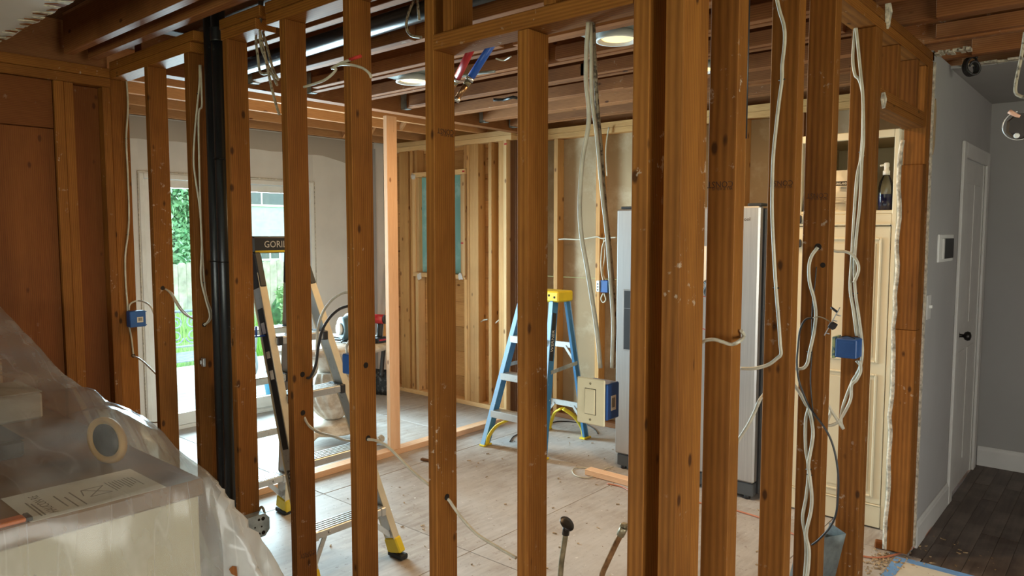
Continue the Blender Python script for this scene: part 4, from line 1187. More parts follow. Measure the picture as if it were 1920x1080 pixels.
# hall wall fittings
t = thing('thermostat', 'white framed thermostat on the grey hall wall', 'thermostat', (X2 + 0.01, 4.47, 1.46))
p0, p1 = (-0.800, 4.299, 1.583), (-0.800, 4.662, 1.452)
part_box('wall_plate', (X2 + 0.0005, p0[1], p1[2] - 0.005), (X2 + 0.012, p1[1] + 0.01, p0[2] + 0.01), M_white, t, 0.003)
part_box('display', (X2 + 0.0125, p0[1] + 0.10, p1[2] + 0.012), (X2 + 0.020, p1[1] - 0.02, p0[2] - 0.012), M_black, t, 0.002)
part_box('display_edge', (X2 + 0.0125, p0[1] + 0.07, p1[2] + 0.012), (X2 + 0.021, p0[1] + 0.098, p0[2] - 0.012), M_trim, t, 0.001)
t = thing('toggle_switch', 'white toggle switch beside the end post on the grey wall', 'switch', (X2 + 0.01, 4.13, 1.17))
part_box('cover_plate', (X2 + 0.0005, 4.10, 1.165), (X2 + 0.008, 4.185, 1.29), M_trim, t, 0.002)
part_box('toggle', (X2 + 0.0085, 4.136, 1.222), (X2 + 0.022, 4.148, 1.238), M_white, t, 0.001)

# wires in the torn hall ceiling and the open box at the right edge
t = thing('cable_coil', 'dark coil of wires hanging from the hall ceiling hole', 'cable', (-0.701, 4.400, 2.433))
for k in range(4):
    a0 = k*0.7
    pts = []
    c0 = Vector((-0.707, 4.400, 2.466)) + Vector((0.008*k, -0.01*k, -0.004*k))
    for j in range(10):
        an = a0 + j*0.75
        pts.append(c0 + Vector((0.032*math.cos(an)*(1 - 0.04*j), 0.015*math.sin(an*1.3), 0.040*math.sin(an) - 0.004*j)))
    bm = bmesh.new()
    tube(bm, pts, 0.006, 6, 3)
    obj('strand', bm, M_cable_black, t)
bm = bmesh.new()
tube(bm, [Vector((-0.707, 4.400, 2.466)) + Vector((0, 0, 0.13)), Vector((-0.707, 4.400, 2.466)) + Vector((-0.01, 0, 0.06)), Vector((-0.715, 4.400, 2.483))], 0.006, 6, 3)
obj('strand', bm, M_cable_black, t)
c = Vector((-0.321, 2.950, 1.954))
t = thing('ceiling_box', 'open metal box with a wire nut dangling from grey cable', 'outlet box', c - Vector((0, 0, 0.04)))
bm = bmesh.new()
ring = []
prism(bm, [(0.045*math.cos(2*math.pi*k/8 + 0.39), 0.045*math.sin(2*math.pi*k/8 + 0.39)) for k in range(8)], frame_m(c + Vector((0, 0.02, 0)), (1, 0.4, 0), (0.2, 0, 1)), 0.03)
obj('box_shell', bm, M_bronze, t)
bm = bmesh.new()
tube(bm, [c + Vector((0.047*math.cos(a), -0.012, 0.047*math.sin(a))) for a in [R(100 + 17*i) for i in range(14)]], 0.0025, 5, 2)
obj('rim', bm, M_steel, t)
bm = bmesh.new()
tube(bm, [c + Vector((-0.03, -0.02, 0.048)), c + Vector((-0.012, -0.02, 0.034)), c + Vector((0.0, -0.018, 0.028))], 0.008, 10, 2, r2=0.005)
obj('wire_nut', bm, plain('pink_wire_nut', (0.75, 0.42, 0.30), 0.5), t)
bm = bmesh.new()
lathe(bm, [(0.007, 0), (0.009, 0.002), (0.006, 0.005)], frame_m(c + Vector((-0.006, -0.022, -0.034)), (1, 0, 0), (0, 0, 1)), 12)
obj('screw', bm, M_white, t)
cable('grey cable hanging in a bend at the right edge near the ceiling', [[(-0.321, 2.950, 2.257), (-0.325, 2.950, 2.207), (-0.331, 2.950, 2.156), (-0.338, 2.950, 2.105), (-0.339, 2.950, 2.067), (-0.327, 2.950, 2.052), (-0.306, 2.950, 2.042)]], 0.0055, M_cable_old)
# ================================================================== LADDERS
def seg_box(name, p, q, w, h, up, mat, par, **k):
    bm = bmesh.new()
    beam(bm, p, q, w, h, up, **k)
    return obj(name, bm, mat, par)
t = thing('folding_ladder', 'aluminium folding ladder with black hinges and yellow feet behind the studs', 'ladder', (-3.19, 2.0, 0))
M_edge = plain('rail_flange', (0.72, 0.62, 0.44), 0.45, 0.3)
def on(a, b, z):
    f = (z - a[2])/(b[2] - a[2])
    return Vector(a).lerp(Vector(b), f)
rails = []
for side, (top, foot) in enumerate((((-3.155, 1.80, 1.50), (-2.71, 1.80, 0.0)), ((-3.155, 2.045, 1.50), (-2.71, 2.285, 0.0)), ((-3.225, 1.80, 1.50), (-3.66, 1.76, 0.0)), ((-3.225, 2.05, 1.50), (-3.66, 2.235, 0.0)))):
    a, b = Vector(top), Vector(foot)
    sx = 1 if side < 2 else -1
    rails.append((a, b))
    lo = on(a, b, 0.085)
    r = seg_box('rail', on(a, b, 1.42), lo, 0.028, 0.072, (1, 0, 0.3), M_alu, t, bev=0.003)
    for e in (-1, 1):
        d = Vector((e*0.037, 0, 0))
        seg_box('rail_flange', on(a, b, 1.418) + d, lo + d, 0.036, 0.006, (1, 0, 0.3), M_edge, r, bev=0.001)
    seg_box('foot', on(a, b, 0.10), on(a, b, 0.025), 0.040, 0.088, (1, 0, 0.3), M_yellow, t, bev=0.006, h2=0.10)
    f = on(a, b, 0.013)
    part_box('rubber_pad', (f.x - 0.052, f.y - 0.024, 0.001), (f.x + 0.052, f.y + 0.024, 0.026), M_rubber, t, 0.005)
    seg_box('hinge_block', on(a, b, 1.50), on(a, b, 1.34), 0.036, 0.085, (1, 0, 0.3), M_black, t, bev=0.006)
    if side < 2:
        seg_box('warning_sticker', on(a, b, 1.25) + Vector((0.0, -0.0148 if side == 0 else 0.0148, 0)), on(a, b, 0.62) + Vector((0.0, -0.0148 if side == 0 else 0.0148, 0)), 0.0006, 0.045, (1, 0, 0.3), M_black, t)
        for zz, ww in ((1.16, 0.05), (1.04, 0.03), (0.95, 0.04)):
            seg_box('sticker_patch', on(a, b, zz + ww/2) + Vector((0, -0.0154 if side == 0 else 0.0154, 0)), on(a, b, zz - ww/2) + Vector((0, -0.0154 if side == 0 else 0.0154, 0)), 0.0006, 0.030, (1, 0, 0.3), M_wink, t)
for k, (A, B) in enumerate(((0, 1), (2, 3))):
    for z in (0.255, 0.555, 0.855, 1.115):
        p, q = on(*rails[A], z), on(*rails[B], z)
        d = (q - p).normalized()*0.014
        wood_step = z > 1.0
        bm = bmesh.new()
        box(bm, (p.x - 0.052, p.y + 0.015, z - 0.028), (p.x + 0.052, q.y - 0.015, z + 0.006), 0.003)
        st = obj('tread', bm, M_alu, t)
        for i in range(5):
            part_box('tread_ridge', (p.x - 0.045 + 0.02*i, p.y + 0.03, z + 0.0062), (p.x - 0.037 + 0.02*i, q.y - 0.03, z + 0.0085), M_alu, st, 0)
        for e in (p, q):
            s = 1 if e is p else -1
            part_box('tread_cap', (p.x - 0.056, min(e.y + s*0.0155, e.y + s*0.045), z - 0.034), (p.x + 0.056, max(e.y + s*0.0155, e.y + s*0.045), z + 0.010), M_black if z > 0.6 else M_alu, t, 0.004)
        if z < 0.3:
            for e, s in ((p, 1), (q, -1)):
                g = on(*rails[A if s > 0 else B], 0.10)
                seg_box('brace', Vector((p.x + 0.01, e.y + s*0.11, z - 0.03)), Vector((g.x + 0.01, g.y + s*0.016, 0.115)), 0.024, 0.006, (1, 0, 0), M_alu, t)
                bm = bmesh.new()
                lathe(bm, [(0.007, 0), (0.006, 0.004), (0.002, 0.005)], frame_m((p.x + 0.0525, e.y + s*0.10, z - 0.012), (0, 1, 0), (0, 0, 1)), 10)
                obj('rivet', bm, M_steel, t)
tr = part_box('top_tray', (-3.245, 1.79, 1.505), (-3.135, 2.085, 1.585), M_black, t, 0.008)
part_box('yellow_stripe', (-3.1345, 1.80, 1.508), (-3.1335, 2.075, 1.518), M_yellow, tr, 0)
text('brand_lettering', 'GORILLA', 0.045, (-3.1342, 1.845, 1.532), (0, 1, 0), (0, 0, 1), M_wink, tr, sx=0.92)
m = on(*rails[0], 0.40) + Vector((0.0, -0.0158, 0))
d0 = (rails[0][1] - rails[0][0]).normalized()
lab = seg_box('brand_label', on(*rails[0], 0.53) + Vector((0, -0.0150, 0)), on(*rails[0], 0.30) + Vector((0, -0.0150, 0)), 0.0006, 0.040, (1, 0, 0.3), M_black, t)
text('brand_lettering', 'GORILLA', 0.036, on(*rails[0], 0.52) + Vector((-0.012, -0.0158, 0)), d0, (1, 0, 0.3), M_wink, lab)

p = Vector((-3.050, 1.745, 1.186))
p.z = 1.1245
t = thing('small_clamp', 'small upright blue clamp on the folding ladder tread', 'clamp', p)
part_box('base', p + Vector((-0.012, -0.012, 0)), p + Vector((0.012, 0.045, 0.006)), M_bluepex, t, 0.002)
bm = bmesh.new()
tube(bm, [p + Vector((0, 0, 0.0065)), p + Vector((0, 0, 0.05))], 0.005, 8, 0)
obj('post', bm, M_bluepex, t)
t = thing('step_ladder', 'blue fibreglass step ladder with yellow top by the back wall', 'ladder', (-3.43, 4.28, 0))
FL, FR = ((-3.515, 4.215, 1.10), (-3.68, 3.965, 0.0)), ((-3.225, 4.215, 1.10), (-3.13, 3.965, 0.0))
BL, BR = ((-3.50, 4.335, 1.10), (-3.60, 4.61, 0.0)), ((-3.20, 4.335, 1.10), (-3.215, 4.61, 0.0))
for k, (a, b) in enumerate((FL, FR, BL, BR)):
    r = seg_box('rail', a, b, 0.026 if k < 2 else 0.024, 0.070 if k < 2 else 0.040, (0, 1, 0.2), M_fibre, t, bev=0.002)
    e = Vector((0, -0.037 if k < 2 else 0.022, 0))
    seg_box('rail_edge', Vector(a) + e, Vector(b) + e + Vector((0, 0, 0.003)), 0.036, 0.004, (0, 1, 0.2), M_fibre2, r)
    part_box('foot_pad', (b[0] - 0.026, b[1] - 0.045, 0.0005), (b[0] + 0.026, b[1] + 0.045, 0.014), M_yellow, t, 0.003)
for z in (0.27, 0.55, 0.83):
    p, q = on(*FL, z), on(*FR, z)
    part_box('step', (p.x + 0.014, p.y - 0.045, z - 0.005), (q.x - 0.014, p.y + 0.045, z + 0.002), M_alu, t, 0.001)
    part_box('step_front', (p.x + 0.002, p.y - 0.052, z - 0.048), (q.x - 0.002, p.y - 0.0455, z + 0.003), M_fibre2 if z > 9 else M_alu, t, 0.001)
for z in (0.26, 0.75):
    p, q = on(*BL, z), on(*BR, z)
    part_box('rear_brace', (p.x + 0.005, p.y + 0.022, z - 0.022), (q.x - 0.005, p.y + 0.030, z + 0.022), M_alu, t, 0.002)
    for e, s in ((p, 1), (q, -1)):
        seg_box('gusset', (e.x + s*0.09, p.y + 0.020, z - 0.01), (e.x + s*0.015, p.y + 0.020, z - 0.10), 0.006, 0.02, (0, 0, 1), M_alu, t)
for a, b in ((FL, BL), (FR, BR)):
    p, q = on(*a, 0.60), on(*b, 0.60)
    sx = -0.018 if a is FL else 0.018
    seg_box('spreader', p + Vector((sx, 0, 0)), q + Vector((sx, 0, 0.02)), 0.004, 0.028, (0, 0, 1), M_galv, t)
for (a, b), s in ((FL, 1), (FR, -1), (BL, 1), (BR, -1)):
    bm = bmesh.new()
    p = on(a, b, 0.02); q = on(a, b, 0.225)
    yo = -0.012 if a[1] < 4.3 else 0.015
    tube(bm, [(p.x + s*0.020, p.y + yo, 0.012), (p.x + s*0.045, p.y + yo, 0.085), (p.x + s*0.10, (p.y + q.y)/2 + yo, 0.165), (p.x + s*0.185, q.y + yo, 0.215)], 0.022, 8, 6, 0.45)
    obj('foot_brace', bm, M_yellow, t)
cap = part_box('top_cap', (-3.535, 4.185, 1.098), (-3.165, 4.37, 1.178), M_yellow, t, 0.010)
for i in range(5):
    bm = bmesh.new()
    lathe(bm, [(0.004, -0.0005), (0.009, 0.0), (0.009, 0.0006), (0.006, 0.0009)], frame_m((-3.20 - 0.05*i, 4.1850, 1.135 + 0.012*(i % 2)), (1, 0, 0), (0, 0, 1)), 10)
    obj('tool_hole', bm, M_hole, cap)
dr_ = (Vector(FR[0]) - Vector(FR[1])).normalized()
m = on(*FR, 0.72) + Vector((0.0140, -0.008, 0))
lab = seg_box('brand_label', on(*FR, 0.68) + Vector((0.0136, 0, 0)), on(*FR, 1.02) + Vector((0.0136, 0, 0)), 0.0006, 0.042, (0, 1, 0.2), M_black, t)
text('brand_lettering', 'WERNER', 0.040, on(*FR, 0.74) + Vector((0.0143, 0.012, 0)), dr_, (0, -1, 0), M_wink, lab)

# ================================================================== FRIDGE AND PANTRY
FY = 4.153
t = thing('refrigerator', 'tall stainless refrigerator with a dispenser in its left door', 'refrigerator', (-2.16, 4.5, 0))
part_box('cabinet', (-2.65, FY + 0.062, 0.03), (-1.668, 4.93, 1.745), plain('dark_fridge_side', (0.03, 0.03, 0.032), 0.4), t, 0.006)
dl = part_box('door', (-2.655, FY, 0.105), (-2.333, FY + 0.058, 1.757), M_fridge, t, 0.010)
drr = part_box('door', (-2.325, FY, 0.105), (-1.680, FY + 0.058, 1.757), M_fridge, t, 0.010)
part_box('door_gasket', (-2.64, FY + 0.0585, 0.11), (-1.672, FY + 0.0615, 1.745), M_black, t, 0)
for x, d in ((-2.372, dl), (-2.292, drr)):
    bm = bmesh.new()
    tube(bm, [(x, FY - 0.05, 0.60), (x, FY - 0.055, 0.62), (x, FY - 0.055, 1.60), (x, FY - 0.05, 1.62)], 0.014, 10, 0)
    for z in (0.63, 1.59):
        tube(bm, [(x, FY - 0.05, z), (x, FY - 0.0005, z)], 0.010, 8, 0)
    obj('handle', bm, M_steel, d)
part_box('dispenser', (-2.596, FY - 0.004, 0.818), (-2.396, FY - 0.0005, 1.226), M_steel, dl, 0.003)
part_box('dispenser_recess', (-2.588, FY - 0.0052, 0.826), (-2.404, FY - 0.0042, 1.10), M_black, dl, 0)
part_box('dispenser_panel', (-2.588, FY - 0.0056, 1.102), (-2.404, FY - 0.0042, 1.218), M_black, dl, 0)
part_box('kick_grille', (-2.64, FY + 0.012, 0.022), (-1.685, FY + 0.06, 0.100), plain('fridge_base', (0.07, 0.075, 0.08), 0.5), t, 0.004)
for x in (-2.60, -1.73):
    bm = bmesh.new()
    tube(bm, [(x, FY + 0.035, 0.0005), (x, FY + 0.035, 0.030)], 0.020, 12, 0)
    obj('foot', bm, M_black, t)
    part_box('hinge_cover', (x - 0.03, FY + 0.01, 1.758), (x + 0.05, FY + 0.12, 1.775), M_black, t, 0.003)
text('brand_lettering', 'Whirlpool', 0.030, (-1.862, FY - 0.0006, 1.672), (1, 0, 0), (0, 0, 1), M_ink, drr)
tag(part_box('fridge_paper', (-2.09, FY - 0.0022, 1.30), (-1.93, FY - 0.001, 1.52), M_paper, None, 0), 'white paper stuck on the refrigerator door between two studs', 'paper')
bm = bmesh.new()
tube(bm, [(-2.007, 4.140, 1.304), (-1.985, 4.130, 1.286), (-2.006, 4.140, 1.248), (-1.992, 4.140, 1.216)], 0.012, 8, 4)
tag(obj('magnet_clip', bm, M_black, origin=None), 'black magnetic clip on the refrigerator below the paper', 'clip')
bm = bmesh.new()
for zz in (1.22, 1.02):
    beam(bm, (-2.07, FY - 0.0016, zz), (-1.96, FY - 0.0016, zz - 0.02), 0.001, 0.004)
obj('red_scribble', bm, M_red, drr)

PY = 4.20
t = thing('pantry_cabinet', 'tall cream pantry cabinet with an open top shelf beside the end post', 'cabinet', (-1.24, 4.5, 0))
CX0, CX1 = -1.50, -0.972
def pb(name, a, b, par=t, m=M_cream, bev=0.003):
    return part_box(name, a, b, m, par, bev)
pb('side_panel', (CX0, PY + 0.021, 0.0), (CX0 + 0.018, 4.93, 2.14))
pb('side_panel', (CX1 - 0.018, PY + 0.021, 0.0), (CX1, 4.93, 2.14))
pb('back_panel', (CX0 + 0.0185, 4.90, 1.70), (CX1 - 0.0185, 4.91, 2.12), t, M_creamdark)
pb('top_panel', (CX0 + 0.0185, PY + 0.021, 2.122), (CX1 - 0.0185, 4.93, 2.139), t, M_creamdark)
pb('shelf', (CX0 + 0.0185, PY + 0.003, 1.702), (CX1 - 0.0185, 4.899, 1.720))
pb('face_stile', (CX0, PY, 1.66), (CX0 + 0.035, PY + 0.02, 2.14))
pb('face_stile', (CX1 - 0.022, PY, 0.0), (CX1, PY + 0.02, 2.14))
pb('top_rail', (CX0 + 0.0355, PY, 2.100), (CX1 - 0.0225, PY + 0.02, 2.14))
pb('face_rail', (CX0 + 0.0005, PY, 1.642), (CX1 - 0.0225, PY + 0.0205, 1.7015))
pb('ledge_moulding', (CX0, PY - 0.012, 1.640), (CX1 - 0.024, PY - 0.0005, 1.652))
door = pb('door', (CX0 + 0.003, PY - 0.002, 0.135), (CX1 - 0.025, PY + 0.016, 1.636))
for za, zb in ((0.17, 0.845), (0.905, 1.575)):
    x0, x1 = CX0 + 0.06, CX1 - 0.062
    for a, b in (((x0, za), (x0 + 0.012, zb)), ((x1 - 0.012, za), (x1, zb)), ((x0 + 0.0125, za), (x1 - 0.0125, za + 0.012)), ((x0 + 0.0125, zb - 0.012), (x1 - 0.0125, zb))):
        pb('panel_moulding', (a[0], PY - 0.010, a[1]), (b[0], PY - 0.0025, b[1]), door, M_cream, 0.003)
    pb('raised_panel', (x0 + 0.03, PY - 0.006, za + 0.03), (x1 - 0.03, PY - 0.0025, zb - 0.03), door, M_cream, 0.003)
pb('base_board', (CX0 + 0.001, PY - 0.006, 0.008), (CX1 - 0.023, PY + 0.014, 0.125))
pb('base_cap', (CX0 + 0.001, PY - 0.010, 0.1255), (CX1 - 0.023, PY + 0.014, 0.134))
for z in (1.655, 1.52):
    pb('child_latch', (-1.485, PY - 0.020, z), (-1.452, PY - 0.0125 if z > 1.6 else PY - 0.0025, z + 0.045), t, M_black, 0.006)

def soap_bottle():
    x, y, z = -1.052, 4.30, 1.7205
    t = thing('soap_bottle', 'clear pump bottle half full of dark blue liquid on the pantry shelf', 'bottle', (x, y, z))
    bm = bmesh.new()
    lathe(bm, [(0.034, 0), (0.037, 0.004), (0.037, 0.120), (0.033, 0.150), (0.022, 0.176), (0.016, 0.186), (0.0155, 0.19)], Matrix.Translation((x, y, z)), 24)
    obj('bottle_body', bm, M_glass, t)
    bm = bmesh.new()
    lathe(bm, [(0.0325, 0.002), (0.0352, 0.005), (0.0352, 0.088)], Matrix.Translation((x, y, z)), 24)
    obj('liquid', bm, plain('navy_liquid', (0.012, 0.016, 0.10), 0.2), t)
    bm = bmesh.new()
    lathe(bm, [(0.0175, 0.190), (0.0175, 0.212), (0.013, 0.214), (0.012, 0.232), (0.014, 0.236), (0.013, 0.252), (0.009, 0.256)], Matrix.Translation((x, y, z)), 18)
    beam(bm, (x, y, z + 0.246), (x - 0.03, y - 0.01, z + 0.240), 0.012, 0.010, bev=0.002)
    obj('pump_head', bm, M_white, t)
soap_bottle()
t = thing('detergent_bag', 'crumpled white bag with a black label on the pantry shelf', 'bag', (-1.30, 4.33, 1.7205))
bm = bmesh.new()
grid = []
nx, nz = 10, 14
for k, sgn in ((0, -1), (1, 1)):
    g = [[None]*(nx+1) for _ in range(nz+1)]
    for j in range(nz+1):
        for i in range(nx+1):
            u, v = i/nx, j/nz
            th = 0.045*(1 - v)**0.6*math.sin(math.pi*u)**0.5 if 0 < i < nx else 0
            nn = mnoise.noise(Vector((u*4, v*5, k*3.1)))*0.008
            g[j][i] = bm.verts.new((-1.375 + 0.155*u, 4.345 + sgn*(th + (nn if 0 < i < nx and j < nz else 0)), 1.7205 + 0.232*v))
    for j in range(nz):
        for i in range(nx):
            f = bm.faces.new((g[j][i], g[j][i+1], g[j+1][i+1], g[j+1][i]))
            f.smooth = True
obj('bag_body', bm, plain('white_bag_film', (0.70, 0.66, 0.56), 0.35), t)
part_box('label_panel', (-1.315, 4.287, 1.862), (-1.235, 4.291, 1.887), M_ink, t, 0)
text('label_lettering', 'KIRKLAND', 0.0165, (-1.311, 4.2865, 1.8685), (1, 0, 0), (0, 0, 1), M_wink, t, sx=0.8, bold=0.0004)
for i in range(5):
    part_box('small_print', (-1.338, 4.281 - 0.001*i, 1.795 - 0.008*i), (-1.245 - 0.006*(i % 3), 4.284 - 0.001*i, 1.7975 - 0.008*i), M_greyink, t, 0)
t = thing('glass_jar', 'small lidded glass jar with dark contents at the shelf end', 'jar', (-1.445, 4.28, 1.7205))
bm = bmesh.new()
lathe(bm, [(0.020, 0), (0.024, 0.004), (0.024, 0.032), (0.018, 0.040)], Matrix.Translation((-1.445, 4.28, 1.7205)), 18)
obj('jar_body', bm, plain('dark_jar', (0.10, 0.07, 0.04), 0.2), t)
bm = bmesh.new()
lathe(bm, [(0.019, 0.0405), (0.022, 0.050), (0.019, 0.066), (0.012, 0.072), (0.012, 0.078), (0.016, 0.086), (0.010, 0.096)], Matrix.Translation((-1.445, 4.28, 1.7205)), 18)
obj('lid', bm, M_trim, t)

# ================================================================== ROUND TABLE AND TOOLS
TC = Vector((-4.68, 3.30, 0))
t = thing('pedestal_table', 'round whitewashed table on a carved urn pedestal near the sliding door', 'table', TC)
bm = bmesh.new()
lathe(bm, [(0.43, 0.715), (0.455, 0.722), (0.468, 0.740), (0.470, 0.755), (0.462, 0.764), (0.455, 0.766), (0.452, 0.770), (0.02, 0.771)], Matrix.Translation(TC), 48)
obj('tabletop', bm, M_table, t)
bm = bmesh.new()
lathe(bm, [(0.36, 0.690), (0.37, 0.714), (0.30, 0.7145)], Matrix.Translation(TC), 40)
obj('apron', bm, M_table, t)
bm = bmesh.new()
lathe(bm, [(0.10, 0.55), (0.15, 0.60), (0.20, 0.66), (0.24, 0.6895)], Matrix.Translation(TC), 36)
obj('neck', bm, M_table, t)
bm = bmesh.new()
prof = [(0.06 + 0.14*math.sin(math.pi*min(1, (z - 0.17)/0.44))**0.8, z) for z in [0.17 + 0.0137*i for i in range(28)]]
lathe(bm, prof, Matrix.Translation(TC), 80, lambda a, z: 0.045*math.sin(16*a + z*22))
obj('carved_urn', bm, M_table, t)
bm = bmesh.new()
lathe(bm, [(0.20, 0.075), (0.235, 0.085), (0.24, 0.10), (0.19, 0.125), (0.20, 0.14), (0.16, 0.155), (0.10, 0.1695)], Matrix.Translation(TC), 40)
obj('base_ring', bm, M_table, t)
for k in range(4):
    a = R(20 + 90*k)
    bm = bmesh.new()
    d = Vector((math.cos(a), math.sin(a), 0))
    tube(bm, [TC + d*0.14 + Vector((0, 0, 0.10)), TC + d*0.25 + Vector((0, 0, 0.095)), TC + d*0.33 + Vector((0, 0, 0.055)), TC + d*0.40 + Vector((0, 0, 0.035)), TC + d*0.44 + Vector((0, 0, 0.05)), TC + d*0.42 + Vector((0, 0, 0.072))], 0.045, 10, 5, 0.75, r2=0.022)
    bm.verts.ensure_lookup_table()
    for v in bm.verts:
        v.co.z = max(v.co.z, 0.001)
    obj('scroll_foot', bm, M_table, t)

# circular saw lying on the table
sc0 = Vector((-4.60, 3.38, 0.7715))
t = thing('circular_saw', 'dark circular saw with a pale guard lying on the round table', 'power tool', sc0)
part_box('shoe', sc0 + Vector((-0.13, -0.08, 0)), sc0 + Vector((0.13, 0.09, 0.008)), M_steel, t, 0.002)
Ms = frame_m(sc0 + Vector((0.02, -0.03, 0.10)), (1, -0.2, 0), (0, 0, 1))
bm = bmesh.new()
lathe(bm, [(0.03, -0.035), (0.085, -0.03), (0.092, -0.02), (0.092, 0.02), (0.07, 0.03)], Ms, 28)
obj('blade_guard', bm, plain('dark_teal_guard', (0.07, 0.12, 0.14), 0.5), t)
bm = bmesh.new()
lathe(bm, [(0.010, 0.031), (0.046, 0.031), (0.048, 0.042), (0.040, 0.050), (0.01, 0.052)], Ms, 24)
obj('guard_disc', bm, M_white, t)
bm = bmesh.new()
lathe(bm, [(0.03, -0.17), (0.045, -0.16), (0.048, -0.06), (0.04, -0.036)], Ms, 20)
obj('motor', bm, M_black, t)
bm = bmesh.new()
tube(bm, [sc0 + Vector((-0.08, 0.03, 0.11)), sc0 + Vector((-0.03, 0.03, 0.185)), sc0 + Vector((0.05, 0.03, 0.20)), sc0 + Vector((0.10, 0.03, 0.16)), sc0 + Vector((0.10, 0.02, 0.11))], 0.018, 10, 5)
obj('handle', bm, M_black, t)
bm = bmesh.new()
cc = sc0 + Vector((0.03, -0.11, 0.012))
tube(bm, [cc + Vector((0.06*math.cos(i*0.7)*(1 + .1*math.sin(i)), 0.035*math.sin(i*0.7), 0.002*i)) for i in range(14)], 0.005, 6, 3)
obj('power_cord', bm, M_cable_black, t)
# cordless drill standing on its battery
dd = Vector((-4.42, 3.50, 0.7715))
q = (-4.343, 3.500, 0.943)
dd = Vector((q[0], 3.50, 0.7715))
t = thing('cordless_drill', 'red and black cordless drill standing on its battery on the round table', 'power tool', dd)
part_box('battery', dd + Vector((-0.04, -0.05, 0)), dd + Vector((0.04, 0.045, 0.045)), M_black, t, 0.006)
part_box('battery_stripe', dd + Vector((0.0405, -0.035, 0.018)), dd + Vector((0.042, 0.03, 0.03)), M_redpex, t, 0)
bm = bmesh.new()
tube(bm, [dd + Vector((0, 0.0, 0.044)), dd + Vector((0, 0.005, 0.09)), dd + Vector((0, 0.012, 0.15))], 0.021, 12, 4, 1.2)
obj('grip', bm, M_black, t)
Md = frame_m(dd + Vector((0.02, 0.035, 0.175)), (0, 0, 1), (0.35, 0.94, 0))
Md = frame_m(dd + Vector((0.03, 0.05, 0.178)), (0, 0, 1), (-0.94, 0.35, 0))
bm = bmesh.new()
tube(bm, [dd + Vector((0.035, 0.02, 0.178)), dd + Vector((-0.10, -0.03, 0.178))], 0.036, 16, 0)
obj('motor_housing', bm, M_redpex, t)
bm = bmesh.new()
tube(bm, [dd + Vector((0.036, 0.0204, 0.178)), dd + Vector((0.05, 0.0256, 0.178))], 0.034, 16, 0)
obj('rear_cap', bm, M_black, t)
bm = bmesh.new()
tube(bm, [dd + Vector((-0.101, -0.0304, 0.178)), dd + Vector((-0.15, -0.048, 0.178))], 0.026, 14, 0, r2=0.014)
obj('chuck', bm, M_black, t)
bm = bmesh.new()
q = Vector((-4.36, 3.42, 0.7715))
box(bm, q + Vector((-0.06, -0.03, 0)), q + Vector((0.05, 0.03, 0.028)), 0.005)
box(bm, q + Vector((-0.045, -0.02, 0.0285)), q + Vector((0.03, 0.02, 0.034)), 0.002)
tag(obj('battery_charger', bm, M_black), 'small black charger block in front of the drill', 'charger')
bm = bmesh.new()
q = Vector((-4.62, 3.02, 0.7715))
lathe(bm, [(0.05, 0), (0.055, 0.004), (0.055, 0.020), (0.045, 0.026), (0.030, 0.026), (0.028, 0.020), (0.01, 0.020)], Matrix.Translation(q), 20)
tag(obj('tape_roll', bm, M_black), 'flat black roll at the near edge of the round table', 'tape roll')
tag(part_box('table_paper', (-4.60, 2.90, 0.7715), (-4.42, 3.12, 0.7730), M_paper, None, 0), 'loose white sheet on the near side of the round table', 'paper')
# shovel leaning in the corner
t = thing('shovel', 'square bladed shovel leaning in the far corner', 'shovel', (-5.52, 4.58, 0))
p0 = Vector((-5.621, 4.550, -0.007)); p1 = Vector((-5.652, 4.600, 0.249)); p2 = Vector((-5.687, 4.640, 0.493)); p3 = Vector((-5.744, 4.790, 1.315))
p0.z = max(p0.z, 0.002)
bm = bmesh.new()
cols = []
for i in range(7):
    u = -0.10 + 0.2*i/6
    row = []
    for j in range(6):
        v = j/5
        base = p0.lerp(p1, v)
        row.append(bm.verts.new(base + Vector((u*0.9, u*0.35, 0)) + Vector((-0.35, -0.9, 0))*(0.02 - 2.2*u*u)*(1 if j else 0.6)))
    cols.append(row)
for a, b in zip(cols, cols[1:]):
    for j in range(5):
        bm.faces.new((a[j], b[j], b[j+1], a[j+1])).smooth = True
bmesh.ops.solidify(bm, geom=list(bm.faces), thickness=0.003)
obj('blade', bm, M_spade, t)
bm = bmesh.new()
tube(bm, [p0.lerp(p1, 0.7) + Vector((0, -0.02, 0)), p1 + Vector((0, -0.02, 0.02)), p2], 0.024, 10, 4, r2=0.020)
obj('socket', bm, M_black, t)
bm = bmesh.new()
tube(bm, [p2, p2.lerp(p3, 0.5), p3], 0.018, 10, 2)
obj('handle', bm, M_orange, t)

# ================================================================== THINGS ON THE FLOOR
t = thing('scrap_board', 'short scrap of lumber on the floor before the refrigerator', 'board', (-2.55, 3.98, 0))
a, b = Vector((-2.719, 3.931, 0.000)), Vector((-2.259, 3.926, 0.000))
seg_box('plank', a + Vector((0, 0, 0.02)), b + Vector((0, 0, 0.02)), 0.07, 0.038, (0, 0, 1), wood('pink', 'x'), t, bev=0.002)
c = [tuple(p[:2]) + (0.005,) for p in [(-2.508, 3.840, 0.000), (-2.406, 3.850, 0.000), (-2.288, 3.815, 0.000), (-2.132, 3.865, -0.000), (-1.943, 3.911, -0.000), (-1.755, 3.940, 0.000), (-1.643, 3.941, 0.000), (-1.494, 3.916, 0.000), (-1.346, 3.834, 0.000), (-1.110, 3.777, 0.000), (-0.949, 3.787, 0.000), (-0.879, 3.847, 0.000), (-0.832, 3.952, 0.000), (-0.802, 4.059, 0.000), (-0.790, 4.241, 0.000), (-0.791, 4.453, 0.000), (-0.801, 4.676, 0.000), (-0.798, 4.887, 0.000), (-0.815, 4.999, -0.000), (-0.843, 5.059, 0.000)]]
